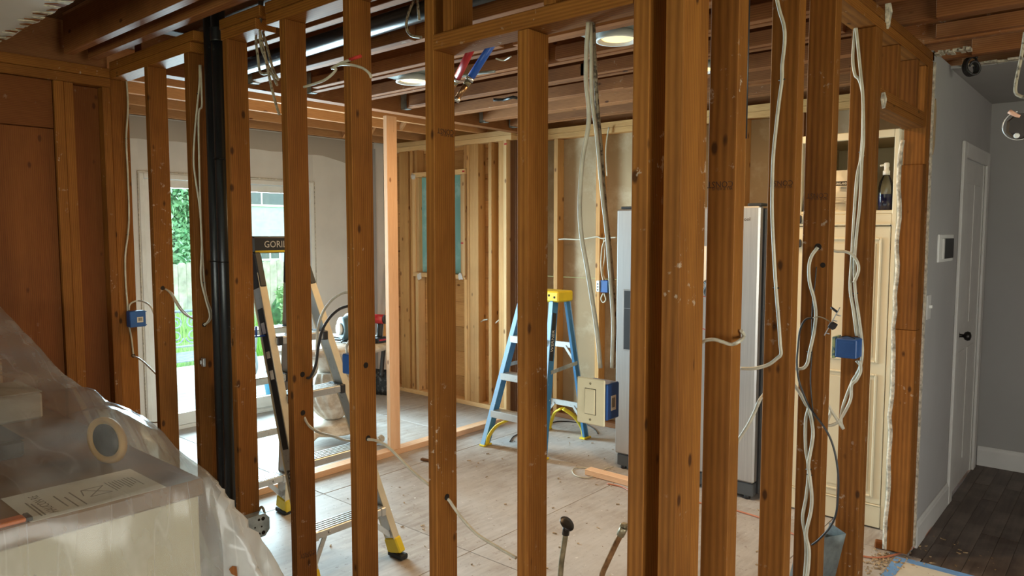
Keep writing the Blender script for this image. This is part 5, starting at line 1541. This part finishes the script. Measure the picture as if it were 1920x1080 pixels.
bm = bmesh.new()
tube(bm, c, 0.0052, 8, 6)
tag(obj('extension_cord', bm, M_cable_orange), 'orange extension cord along the floor and round the grey wall', 'cord')
c = [tuple(p[:2]) + (0.004,) for p in [(-2.663, 4.155, -0.000), (-2.679, 4.082, 0.000), (-2.669, 4.002, 0.000), (-2.782, 4.008, 0.000), (-2.843, 3.970, 0.000), (-2.823, 3.899, 0.000), (-2.747, 3.836, 0.000), (-2.670, 3.848, 0.000), (-2.652, 3.932, 0.000)]]
bm = bmesh.new()
tube(bm, c, 0.004, 8, 6)
tag(obj('floor_cable', bm, M_cable), 'pale loop of cable on the floor by the scrap board', 'cable')
c = [tuple(p[:2]) + (0.004,) for p in [(-3.687, 4.724, 0.000), (-3.682, 4.864, 0.000), (-3.568, 4.939, 0.000), (-3.433, 4.942, 0.000), (-3.298, 4.862, 0.000), (-3.207, 4.773, -0.000)]]
bm = bmesh.new()
tube(bm, c, 0.0045, 6, 5)
tag(obj('floor_cable', bm, M_cable_black), 'black cable lying on the floor behind the step ladder', 'cable')
c = [tuple(p[:2]) + (0.004,) for p in [(-3.593, 4.146, 0.000), (-3.660, 4.262, 0.000), (-3.678, 4.348, 0.000), (-3.666, 4.419, 0.000)]]
bm = bmesh.new()
tube(bm, c, 0.0045, 6, 5)
tag(obj('floor_cable', bm, M_cable_black), 'short black cable end on the floor between the ladder feet', 'cable')
# pipe stubs standing up from the floor
def riser(label, pts, r, mat, flange):
    t = thing('pipe_riser', label, 'pipe', (pts[0][0], pts[0][1], 0))
    bm = bmesh.new()
    tube(bm, pts, r, 14, 3)
    obj('pipe', bm, mat, t)
    p, d = Vector(pts[-1]), (Vector(pts[-1]) - Vector(pts[-2])).normalized()
    bm = bmesh.new()
    tube(bm, [p - d*0.03, p + d*0.012], r*1.35, 10, 0)
    obj('fitting', bm, M_brass if not flange else M_bronze, t)
    if flange:
        bm = bmesh.new()
        lathe(bm, [(0.012, -0.004), (0.034, -0.003), (0.036, 0.0), (0.032, 0.003), (0.010, 0.004)], frame_m(p + d*0.020, Vector((0.5, -0.3, 0.55)).cross(Vector((0, 1, 0))), (0, 1, 0)), 22)
        obj('escutcheon', bm, M_bronze, t)
    else:
        part_box('nut', p + d*0.0125 - Vector((0.014, 0.014, 0.0)), p + d*0.0125 + Vector((0.014, 0.014, 0.016)), M_brass, t, 0.004)
b0 = (-1.836, 2.450, 0.106)
riser('old pipe stub with a dark flange rising from the floor', [(b0[0] - 0.005, 2.45, 0.0)] + [(-1.830, 2.450, 0.167), (-1.814, 2.450, 0.267), (-1.803, 2.450, 0.341)], 0.012, M_brass, True)
b1 = (-1.621, 2.450, 0.186)
riser('old bent pipe stub with a brass nut leaning against a stud', [(b1[0], 2.45, 0.0), (b1[0], 2.45, b1[2] - 0.02)] + [(-1.614, 2.450, 0.207), (-1.601, 2.450, 0.238), (-1.566, 2.450, 0.316), (-1.521, 2.450, 0.411)], 0.012, M_copper, False)
# galvanised duct boot
t = thing('duct_boot', 'open galvanised sheet metal duct leaning behind the twisted white cables', 'duct', (-0.981, 3.236, 0.100))
A, B = Vector((-0.955, 2.84, 0.0)), Vector((-0.862, 2.82, 0.47))
ax = (B - A).normalized()
sx_ = Vector((0.75, -0.35, -0.12)); sx_ = (sx_ - ax*sx_.dot(ax)).normalized()
sy_ = ax.cross(sx_)
hw, hd = 0.040, 0.075
for s, e, wv, hv in ((1, sx_, sy_, hd), (-1, sx_, sy_, hd), (1, sy_, sx_, hw), (-1, sy_, sx_, hw)):
    off = hw if e is sx_ else hd
    bm = bmesh.new()
    o_ = e*(s*off)
    tp = 0.05 if (e is sx_ and s < 0) else 0.0
    v = [bm.verts.new(c_) for c_ in (A + o_ - wv*hv, A + o_ + wv*hv, B + o_ + wv*hv - ax*tp, B + o_ - wv*hv)]
    bm.faces.new(v)
    bmesh.ops.solidify(bm, geom=list(bm.faces), thickness=0.0015)
    obj('sheet_side', bm, M_galv, t)
# masked paper at the hall edge
t = thing('floor_paper', 'cream paper masked to the floor with blue tape by the hall', 'paper', (-0.6, 3.6, 0))
part_box('sheet', (-0.845, 3.0, 0.0008), (-0.30, 3.895, 0.0018), plain('floor_paper', (0.62, 0.55, 0.44), 0.8), t, 0)
part_box('tape_strip', (-0.845, 3.0, 0.0020), (-0.795, 3.895, 0.0028), M_tape, t, 0)
part_box('tape_strip', (-0.79, 3.855, 0.0020), (-0.30, 3.905, 0.0028), M_tape, t, 0)
# splinters and plaster crumbs near the post
bm = bmesh.new()
for i in range(420):
    u = random.random()
    if i < 150:
        x, y = random.gauss(-0.88, 0.05), random.gauss(3.78, 0.10)
    elif i < 240:
        x, y = random.uniform(-0.95, -0.4), random.uniform(3.4, 4.3)
    else:
        x, y = random.uniform(-3.6, -1.0), random.uniform(2.1, 4.6)
    s = random.uniform(0.002, 0.007)
    an = random.uniform(0, 3.14)
    L = s*random.uniform(1, 4)
    beam(bm, (x, y, s*0.4 + 0.0005), (x + L*math.cos(an), y + L*math.sin(an), s*0.4 + 0.0005), s, s*0.7)
o = obj('debris', bm, plain('splinters', (0.46, 0.32, 0.18), 0.8, var=0.4, vscale=60))
o['kind'] = 'stuff'
tag(o, 'scattered splinters and plaster crumbs on the plywood floor', 'debris')
bm = bmesh.new()
q = Vector((-3.727, 3.393, 0.000))
beam(bm, q + Vector((-0.04, 0, 0.012)), q + Vector((0.035, 0.02, 0.010)), 0.028, 0.018, bev=0.004, w2=0.012)
tag(obj('wood_chunk', bm, wood('top', 'x')), 'dark splintered chunk of wood on the floor before the new sill', 'wood scrap')
bm = bmesh.new()
q = Vector((-0.905, 3.970, 0.000))
beam(bm, q + Vector((-0.05, -0.02, 0.02)), q + Vector((0.05, 0.0, 0.014)), 0.05, 0.035, bev=0.006, w2=0.03)
tag(obj('wood_chunk', bm, wood('sheath', 'x')), 'broken block of wood at the foot of the end post', 'wood scrap')
# ================================================================== COVERED COUNTER IN THE FOREGROUND
EX, EY, TZ = -2.0, 0.97, 0.90
t = thing('kitchen_island', 'cream kitchen island with brown top under the plastic sheet', 'cabinet', (-2.9, 0.2, 0))
bm = bmesh.new()
box(bm, (-3.9, -0.7, TZ - 0.05), (EX, EY, TZ), 0.006)
obj('countertop', bm, plain('brown_counter', (0.20, 0.10, 0.03), 0.5, var=0.15), t)
part_box('cabinet_body', (-3.85, -0.66, 0.0), (EX - 0.012, EY - 0.012, TZ - 0.051), M_islandcream, t, 0.003)
for y0, y1 in ((-0.62, -0.02), (0.02, 0.62)):
    part_box('door', (EX - 0.0115, y0, 0.12), (EX - 0.004, y1, 0.60), M_islandcream, t, 0.003)

def top_z(x, y):
    """height of the film over the things lying on the island"""
    xs_ = (-3.95, -3.70, -3.35, -3.04, -2.69, -2.43, -2.20, -1.98)
    zs_ = (1.27, 1.225, 1.10, 1.04, 1.005, 0.975, 0.93, 0.912)
    if x <= xs_[0]:
        h = zs_[0]
    elif x >= xs_[-1]:
        h = zs_[-1]
    else:
        for i in range(len(xs_) - 1):
            if xs_[i] <= x <= xs_[i+1]:
                f = (x - xs_[i])/(xs_[i+1] - xs_[i])
                h = zs_[i]*(1 - f) + zs_[i+1]*f
                break
    # the paper corner of the counter is nearly flat, the tray pushes up a hump
    flat = max(0.0, min(1.0, (0.80 - y)/0.25))
    near = max(0.0, min(1.0, (-2.05 - x)/0.3))
    h = 0.909 + (h - 0.909)*(1 - 0.75*flat*(1 - max(0, min(1, (-2.55 - x)/0.4))))
    g = 0.108*math.exp(-((x + 2.36)**2/(2*0.13**2) + (y - 0.85)**2/(2*0.075**2)))
    g += 0.06*math.exp(-((x + 2.75)**2/(2*0.2**2) + (y - 0.55)**2/(2*0.2**2)))
    w = mnoise.noise(Vector((x*3.1, y*4.3, 1.7)))*0.018 + mnoise.noise(Vector((x*9, y*5, 4.2)))*0.009 + mnoise.noise(Vector((x*22, y*14, 8.2)))*0.0035
    h = h + g + w*(0.25 + 0.75*near)
    for ax_, ay_, bx_, by_, tt in ((-3.88, 0.30, -3.45, 0.86, 0.205), (-3.05, 0.30, -2.62, 0.70, 0.068), (-3.40, 0.45, -3.12, 0.90, 0.112), (-2.62, 0.05, -2.28, 0.48, 0.046), (-2.06, -0.32, -2.0, 0.56, 0.016)):
        dd_ = math.hypot(max(ax_ - x, 0, x - bx_), max(ay_ - y, 0, y - by_))
        h = max(h, TZ + tt - 1.1*max(0, dd_ - 0.03))
    return max(0.9075, h)

def film(u, v):
    """u: distance out over the front edge, v: distance out over the side edge (negative: on top)"""
    x = min(EX + 0.004, EX + u)
    y = min(EY + 0.004, EY + v)
    z = top_z(x, y)
    du, dv = max(0.0, u), max(0.0, v)
    d = math.hypot(du, dv)
    if d <= 0:
        return Vector((x, y, z))
    ang = math.atan2(dv, du)
    corner = math.sin(2*ang) if du > 0 and dv > 0 else 0.0
    out = 0.03*(1 - math.exp(-d/0.05)) + d*(0.06 + 0.22*corner + 0.24*(dv/d)**2)
    wave = math.sin(ang*13 + 0.5)*0.03*min(1, d/0.3)*corner + mnoise.noise(Vector((y*5*(du/d) + x*5*(dv/d), ang*3, 2.0)))*0.022*min(1, d/0.15) + mnoise.noise(Vector((x*7 + u*4, y*7 + v*4, 5.0)))*0.012*min(1, d/0.1)
    ox, oy = du/d, dv/d
    z = z - d*0.95 + 0.012*math.exp(-d/0.03)
    return Vector((max(-4.18, x + ox*(out + wave)), min(1.585, y + oy*(out + wave)), max(0.004 + 0.004*abs(mnoise.noise(Vector((u*9, v*9, 0)))), z)))

us = [-2.14 + 0.03*i for i in range(70)] + [-0.03, -0.015, 0.0, 0.008, 0.018, 0.03] + [0.05 + 0.03*i for i in range(30)]
vs = [-1.60 + 0.03*i for i in range(52)] + [-0.04, -0.025, -0.012, 0.0, 0.008, 0.018, 0.03] + [0.05 + 0.03*i for i in range(30)]
bm = bmesh.new()
G = [[bm.verts.new(film(u, v)) for v in vs] for u in us]
hole_c = Vector((-1.90, 1.07, 0.62))
for i in range(len(us) - 1):
    for j in range(len(vs) - 1):
        f = bm.faces.new((G[i][j], G[i+1][j], G[i+1][j+1], G[i][j+1]))
        f.smooth = True
        f.material_index = 1 if vs[j] > 0.02 and us[i] > -0.9 else (2 if us[i] > 0.01 or us[i] < -1.0 else 0)  # side drop, front and far end take the films with painted haze
sheet = tag(obj('plastic_sheet', bm, (M_poly, M_poly2, M_poly3), origin=(-2.9, 0.2, 0), recalc=False), 'milky translucent plastic sheeting draped over the island in the foreground', 'plastic sheet')

# brown scrap showing in a tear of the film
bm = bmesh.new()
prism(bm, [(-0.013, 0.004), (-0.006, -0.010), (0.006, -0.015), (0.011, -0.019), (0.010, -0.004), (0.009, 0.012), (-0.004, 0.013)], frame_m((-1.911, 1.0045, 0.642), (0.81, 0.58, 0), (0, 0, 1)), 0.002)
obj('torn_scrap', bm, wood('sheath', 'z'), sheet)
# things under the film
t = thing('instruction_sheet', 'printed white sheet showing through the plastic on the island', 'paper', (-2.13, 0.71, TZ))
bm = bmesh.new()
PX0, PX1, PY0, PY1, PZ = -2.245, -2.005, 0.40, 0.865, TZ + 0.0012
box(bm, (PX0, PY0 + 0.14, TZ + 0.0005), (PX1, PY1, PZ))
obj('sheet', bm, M_paper, t)
text('heading', 'HAUCON RE', 0.030, (-2.03, 0.610, PZ + 0.0003), (-1, 0, 0), (0, -1, 0), M_greyink, t, 0.0003)
for i, (yy, x0, x1) in enumerate(((0.57, -2.03, -2.16), (0.578, -2.03, -2.14), (0.635, -2.05, -2.16), (0.652, -2.03, -2.13), (0.672, -2.03, -2.16))):
    part_box('print_line', (x0, yy, PZ + 0.0002), (x1, yy + 0.0035, PZ + 0.0006), M_greyink, t, 0)
for i in range(9):
    part_box('print_line', (-2.17 + 0.004*(i % 3), 0.765 + 0.0085*i, PZ + 0.0002), (-2.075 - 0.01*(i % 4), 0.7675 + 0.0085*i, PZ + 0.0006), M_greyink, t, 0)
bm = bmesh.new()
for a, b in (((-2.15, 0.70), (-2.08, 0.755)), ((-2.15, 0.755), (-2.08, 0.70)), ((-2.15, 0.70), (-2.10, 0.69)), ((-2.08, 0.70), (-2.08, 0.755)), ((-2.15, 0.755), (-2.15, 0.70))):
    beam(bm, (a[0], a[1], PZ + 0.0005), (b[0], b[1], PZ + 0.0005), 0.003, 0.0004)
obj('drawn_cross', bm, M_greyink, t)
t = thing('round_tray', 'tan rimmed dark round tray standing under the plastic', 'tray', (-2.36, 0.86, TZ))
Mt = frame_m((-2.37, 0.85, TZ + 0.068), (0.97, 0.10, -0.1), (0, 0.15, 1))
bm = bmesh.new()
lathe(bm, [(0.055, -0.008), (0.083, -0.008), (0.086, 0.0), (0.083, 0.010), (0.070, 0.010), (0.066, 0.002), (0.055, 0.002)], Mt @ Matrix.Diagonal((1.25, 0.78, 1.0, 1.0)), 36)
obj('rim', bm, plain('tan_rim', (0.58, 0.34, 0.11), 0.5), t)
bm = bmesh.new()
lathe(bm, [(0.02, 0.0025), (0.060, 0.0025), (0.060, 0.006), (0.02, 0.005)], Mt @ Matrix.Diagonal((1.25, 0.78, 1.0, 1.0)), 30)
obj('dish', bm, M_black, t)
def lump(name, label, cat, a, b, mat, lid=None):
    t = thing(name, label, cat, ((a[0]+b[0])/2, (a[1]+b[1])/2, a[2]))
    part_box('carton', a, b, mat, t, 0.008)
    part_box('flap', (a[0], a[1], b[2] + 0.0005), (b[0], (a[1]+b[1])/2 - 0.003, b[2] + 0.006), lid or mat, t, 0.002)
    part_box('flap', (a[0], (a[1]+b[1])/2 + 0.003, b[2] + 0.0005), (b[0], b[1], b[2] + 0.006), lid or mat, t, 0.002)
M_kraft = plain('kraft_card', (0.40, 0.26, 0.13), 0.8)
lump('storage_box', 'kraft carton under the plastic against the left wall', 'box', (-3.88, 0.30, TZ), (-3.45, 0.86, TZ + 0.19), M_kraft)
lump('storage_box', 'dark low box under the plastic behind the paper', 'box', (-3.05, 0.30, TZ), (-2.62, 0.70, TZ + 0.055), plain('dark_card', (0.05, 0.045, 0.045), 0.6))
lump('storage_box', 'pale box under the plastic beside the tray', 'box', (-3.40, 0.45, TZ), (-3.12, 0.90, TZ + 0.10), plain('pale_card', (0.55, 0.50, 0.42), 0.7))
lump('storage_box', 'dark grey case under the plastic at the left edge of the picture', 'box', (-2.62, 0.05, TZ), (-2.28, 0.48, TZ + 0.03), plain('grey_case', (0.10, 0.09, 0.10), 0.5))
t = thing('orange_level', 'orange bar lying along the island edge under the plastic', 'tool', (-2.03, 0.35, TZ))
part_box('bar', (-2.05, -0.30, TZ + 0.0005), (-2.015, 0.535, TZ + 0.012), plain('orange_plastic', (0.75, 0.17, 0.02), 0.45), t, 0.003)
part_box('end_cap', (-2.052, 0.5355, TZ + 0.0005), (-2.013, 0.548, TZ + 0.0125), M_black, t, 0.002)

# ================================================================== GARDEN BEYOND THE SLIDING DOOR
gm, nt, p = newmat('garden_soil')
nt.links.new(ramp(nt, noise(nt, objcoord(nt, rand=False), 3, 5), [(0.3, (0.14, 0.26, 0.05)), (0.7, (0.25, 0.42, 0.10))]), p.inputs['Base Color'])
p.inputs['Roughness'].default_value = 0.9
bm = bmesh.new()
box(bm, (-60, -30, -0.80), (40, 50, -0.62))
struct('ground', bm, gm)
dk = setting('deck', (-7.2, 3.3, -0.15))
M_deck = plain('weathered_deck', (0.56, 0.54, 0.50), 0.7, var=0.12, vscale=5)
x = -6.02
while x > -9.3:
    part_box('deck_plank', (x - 0.138, 0.5, -0.165 + random.uniform(-.002, .002)), (x, 6.5, -0.13), M_deck, dk, 0.004)
    x -= 0.145
bm = bmesh.new()
box(bm, (-9.3, 0.5, -0.62), (-9.24, 6.5, -0.17))
box(bm, (-6.10, 0.5, -0.62), (-6.02, 6.5, -0.17))
obj('deck_skirt', bm, M_deck, dk)

def leaves(bm, fn, n, s0, s1, seed):
    rnd = random.Random(seed)
    for i in range(n):
        c = Vector(fn(rnd))
        s = rnd.uniform(s0, s1)
        a = Vector((rnd.gauss(0, 1), rnd.gauss(0, 1), rnd.gauss(0, 1))).normalized()
        b = a.cross(Vector((rnd.gauss(0, 1), rnd.gauss(0, 1), rnd.gauss(0, 1)))).normalized()
        vs_ = [bm.verts.new(c + a*s*p_ + b*s*q_) for p_, q_ in ((-1, 0), (0, -0.45), (1, 0), (0, 0.45))]
        bm.faces.new(vs_)

def hedge(label, x, y0, y1, z0, z1, n, seed, mat=M_leaf, group=None):
    t = thing('leafy_shrub', label, 'shrub', (x, (y0+y1)/2, -0.62), group)
    bm = bmesh.new()
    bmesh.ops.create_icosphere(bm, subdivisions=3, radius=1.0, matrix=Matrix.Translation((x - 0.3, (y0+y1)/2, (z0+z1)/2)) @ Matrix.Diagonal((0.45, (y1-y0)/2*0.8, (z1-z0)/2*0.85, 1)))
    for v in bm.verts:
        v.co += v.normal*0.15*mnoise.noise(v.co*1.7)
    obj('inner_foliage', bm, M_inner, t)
    bm = bmesh.new()
    def fn(r):
        yy = r.uniform(y0, y1)
        zz = r.uniform(z0, z1)
        f = 1 - 0.5*((yy - (y0+y1)/2)/((y1-y0)/2))**4 - 0.3*((zz - (z0+z1)/2)/((z1-z0)/2))**4
        return (x + 0.55*f*r.uniform(0.2, 1) + 0.18*mnoise.noise(Vector((yy*2, zz*2, seed))), yy, zz)
    leaves(bm, fn, n, 0.035, 0.075, seed)
    o = obj('leaves', bm, mat, t, recalc=False)
    o['kind'] = 'stuff'
    bm = bmesh.new()
    for k in range(3):
        tube(bm, [(x - 0.3 + 0.1*k, (y0+y1)/2 - 0.2 + 0.2*k, -0.62), (x - 0.25 + 0.05*k, (y0+y1)/2 + 0.1*k, z0 + 0.4)], 0.05, 7, 0)
    obj('stem', bm, wood('top', 'z'), t)
hedge('tall leafy bush rising over the fence behind the garden bench', -13.2, 3.6, 7.2, 0.55, 3.6, 9000, 3)
hedge('feathery green shrub in front of the fence at the right door panel', -10.9, 6.6, 8.1, -0.3, 0.75, 5000, 5, leaf_mat('pale_leaf', (0.24, 0.48, 0.18), (0.50, 0.70, 0.38)))
# tall grass bank
bm = bmesh.new()
rnd = random.Random(11)
for i in range(9000):
    x, y = rnd.uniform(-11.7, -9.4), rnd.uniform(2.4, 6.2)
    h = rnd.uniform(0.5, 1.25)*(0.6 + 0.4*(-(x + 9.4)/2.3))
    a = rnd.uniform(0, 6.28)
    w_ = rnd.uniform(0.012, 0.022)
    dx, dy = math.cos(a)*w_, math.sin(a)*w_
    l1, l2 = rnd.gauss(0, 0.09), rnd.gauss(0, 0.09)
    v = [bm.verts.new(p_) for p_ in ((x - dx, y - dy, -0.62), (x + dx, y + dy, -0.62), (x + l1*0.5 + dx*.7, y + l2*.5 + dy*.7, -0.62 + h*0.6), (x + l1*0.5 - dx*.7, y + l2*.5 - dy*.7, -0.62 + h*0.6), (x + l1*1.6, y + l2*0.8, -0.62 + h))]
    bm.faces.new(v[:4])
    bm.faces.new((v[3], v[2], v[4]))
o = obj('grass', bm, M_grass, recalc=False)
o['kind'] = 'stuff'
tag(o, 'bright tall grass growing between deck and fence', 'grass')
# board fence
t = thing('garden_fence', 'pale weathered board fence across the garden', 'fence', (-12.2, 6.5, -0.62))
M_fence = plain('weathered_fence', (0.60, 0.58, 0.46), 0.85, var=0.2, vscale=6)
y = 2.6
while y < 10.4:
    h = 1.10 + random.uniform(-0.02, 0.02)
    bm = bmesh.new()
    prism(bm, [(0, -0.62), (0.135, -0.62), (0.135, h - 0.03), (0.105, h), (0.03, h), (0, h - 0.03)], Matrix(((0, 0, 1, -12.2 + random.uniform(-.004, .004)), (1, 0, 0, y), (0, 1, 0, 0), (0, 0, 0, 1))), 0.018)
    obj('fence_board', bm, M_fence, t)
    y += 0.142
for z in (-0.3, 0.75):
    part_box('fence_rail', (-12.26, 2.6, z), (-12.21, 10.4, z + 0.09), M_fence, t, 0.003)
# neighbour's house
t = thing('neighbour_house', 'pale blue clapboard house standing beyond the fence', 'house', (-17.5, 12, -0.62))
M_clap = plain('pale_blue_clapboard', (0.55, 0.66, 0.70), 0.6, var=0.06)
z = -0.62
while z < 3.5:
    bm = bmesh.new()
    beam(bm, (-17.0, 8.4, z + 0.11), (-17.0, 14.5, z + 0.11), 0.02, 0.23, up=(0.06, 0, 1))
    obj('siding_board', bm, M_clap, t)
    z += 0.21
part_box('wall', (-21, 8.45, -0.62), (-17.03, 14.5, 3.5), M_clap, t, 0)
bm = bmesh.new()
prism(bm, [(-21.3, 3.51), (-16.6, 3.51), (-19, 5.0)], Matrix(((1, 0, 0, 0), (0, 0, 1, 8.2), (0, 1, 0, 0), (0, 0, 0, 1))), 6.6)
obj('roof', bm, plain('grey_shingle', (0.20, 0.20, 0.21), 0.9, var=0.2), t)
for y0, z0, y1, z1 in ((8.9, 2.33, 11.0, 2.62), (9.9, 0.95, 10.4, 1.35)):
    wn_ = part_box('window', (-16.985, y0 - 0.06, z0 - 0.06), (-16.955, y1 + 0.06, z1 + 0.06), M_white, t, 0.004)
    ym = (y0 + y1)/2
    for a, b in ((y0, ym - 0.025), (ym + 0.025, y1)):
        part_box('pane', (-16.954, a, z0), (-16.948, b, z1), plain('dark_pane', (0.12, 0.15, 0.16), 0.15), wn_, 0)
# ornate garden bench
BX = -8.05
t = thing('garden_bench', 'grey wrought iron garden bench with scrolled back on the deck', 'bench', (BX, 3.8, -0.13))
def iron(name, pts, r=0.012, smooth=5, par=t):
    bm = bmesh.new()
    tube(bm, pts, r, 7, smooth)
    return obj(name, bm, M_iron, par)
def spiral(y, z, r, turns, start, sgn, x=BX):
    return [(x, y + sgn*r*(1 - 0.8*i/24)*math.cos(start + turns*6.283*i/24), z + r*(1 - 0.8*i/24)*math.sin(start + turns*6.283*i/24)) for i in range(25)]
by0, by1, bz = 3.15, 4.32, -0.13
iron('back_frame', [(BX + 0.04, by0, bz + 0.40), (BX, by0, bz + 0.75), (BX - 0.02, by0 + 0.10, bz + 0.84), (BX - 0.02, (by0+by1)/2, bz + 0.86), (BX - 0.02, by1 - 0.10, bz + 0.84), (BX, by1, bz + 0.75), (BX + 0.04, by1, bz + 0.40)], 0.016)
iron('back_rail', [(BX + 0.03, by0, bz + 0.47), (BX + 0.03, by1, bz + 0.47)], 0.013, 0)
for k in range(6):
    y = by0 + 0.11 + k*0.19
    sg = 1 if k % 2 else -1
    iron('scroll', spiral(y, bz + 0.73, 0.080, 1.5, 0.3, sg), 0.009, 2)
    iron('scroll', spiral(y, bz + 0.58, 0.085, 1.6, 3.4, sg), 0.009, 2)
for k in range(7):
    iron('seat_slat', [(BX + 0.05 + 0.065*k, by0, bz + 0.40 - 0.004*k), (BX + 0.05 + 0.065*k, by1, bz + 0.40 - 0.004*k)], 0.011, 0)
for y in (by0, by1):
    iron('front_leg', [(BX + 0.46, y, bz + 0.38), (BX + 0.50, y, bz + 0.22), (BX + 0.43, y, bz + 0.08), (BX + 0.48, y, bz + 0.012)], 0.014)
    iron('rear_leg', [(BX + 0.05, y, bz + 0.40), (BX - 0.02, y, bz + 0.2), (BX - 0.08, y, bz + 0.012)], 0.014)
    iron('armrest', [(BX + 0.0, y, bz + 0.68), (BX + 0.2, y, bz + 0.66), (BX + 0.42, y, bz + 0.64), (BX + 0.50, y, bz + 0.58), (BX + 0.46, y, bz + 0.39)], 0.014)
    iron('side_stretcher', [(BX - 0.03, y, bz + 0.16), (BX + 0.2, y, bz + 0.24), (BX + 0.44, y, bz + 0.14)], 0.010)
# patio table with a slatted top right of the bench and a blue bucket
t = thing('patio_table', 'low round grey patio table on the deck seen behind the ladder', 'table', (-7.6, 5.1, -0.13))
bm = bmesh.new()
lathe(bm, [(0.40, 0.40), (0.45, 0.405), (0.45, 0.43), (0.42, 0.435), (0.05, 0.436)], Matrix.Translation((-7.6, 5.1, -0.13)), 32)
obj('tabletop', bm, M_iron, t)
for k in range(3):
    a = k*2.094
    iron('leg', [(-7.6 + 0.30*math.cos(a), 5.1 + 0.30*math.sin(a), 0.27), (-7.6 + 0.22*math.cos(a), 5.1 + 0.22*math.sin(a), 0.08), (-7.6 + 0.34*math.cos(a), 5.1 + 0.34*math.sin(a), -0.118)], 0.014, 5, t)
t = thing('garden_bucket', 'small bright blue bucket out on the deck', 'bucket', (-6.9, 4.15, -0.13))
bm = bmesh.new()
lathe(bm, [(0.09, 0), (0.12, 0.22), (0.128, 0.225), (0.128, 0.235), (0.112, 0.233), (0.085, 0.02), (0.01, 0.02)], Matrix.Translation((-6.9, 4.15, -0.129)), 24)
obj('pail', bm, plain('aqua_blue', (0.03, 0.33, 0.55), 0.4), t)
iron('bail', [(-6.9, 4.15 + 0.125*math.cos(a), 0.10 + 0.09*math.sin(a)) for a in [0.05 + 0.3*i for i in range(11)]], 0.004, 2, t)
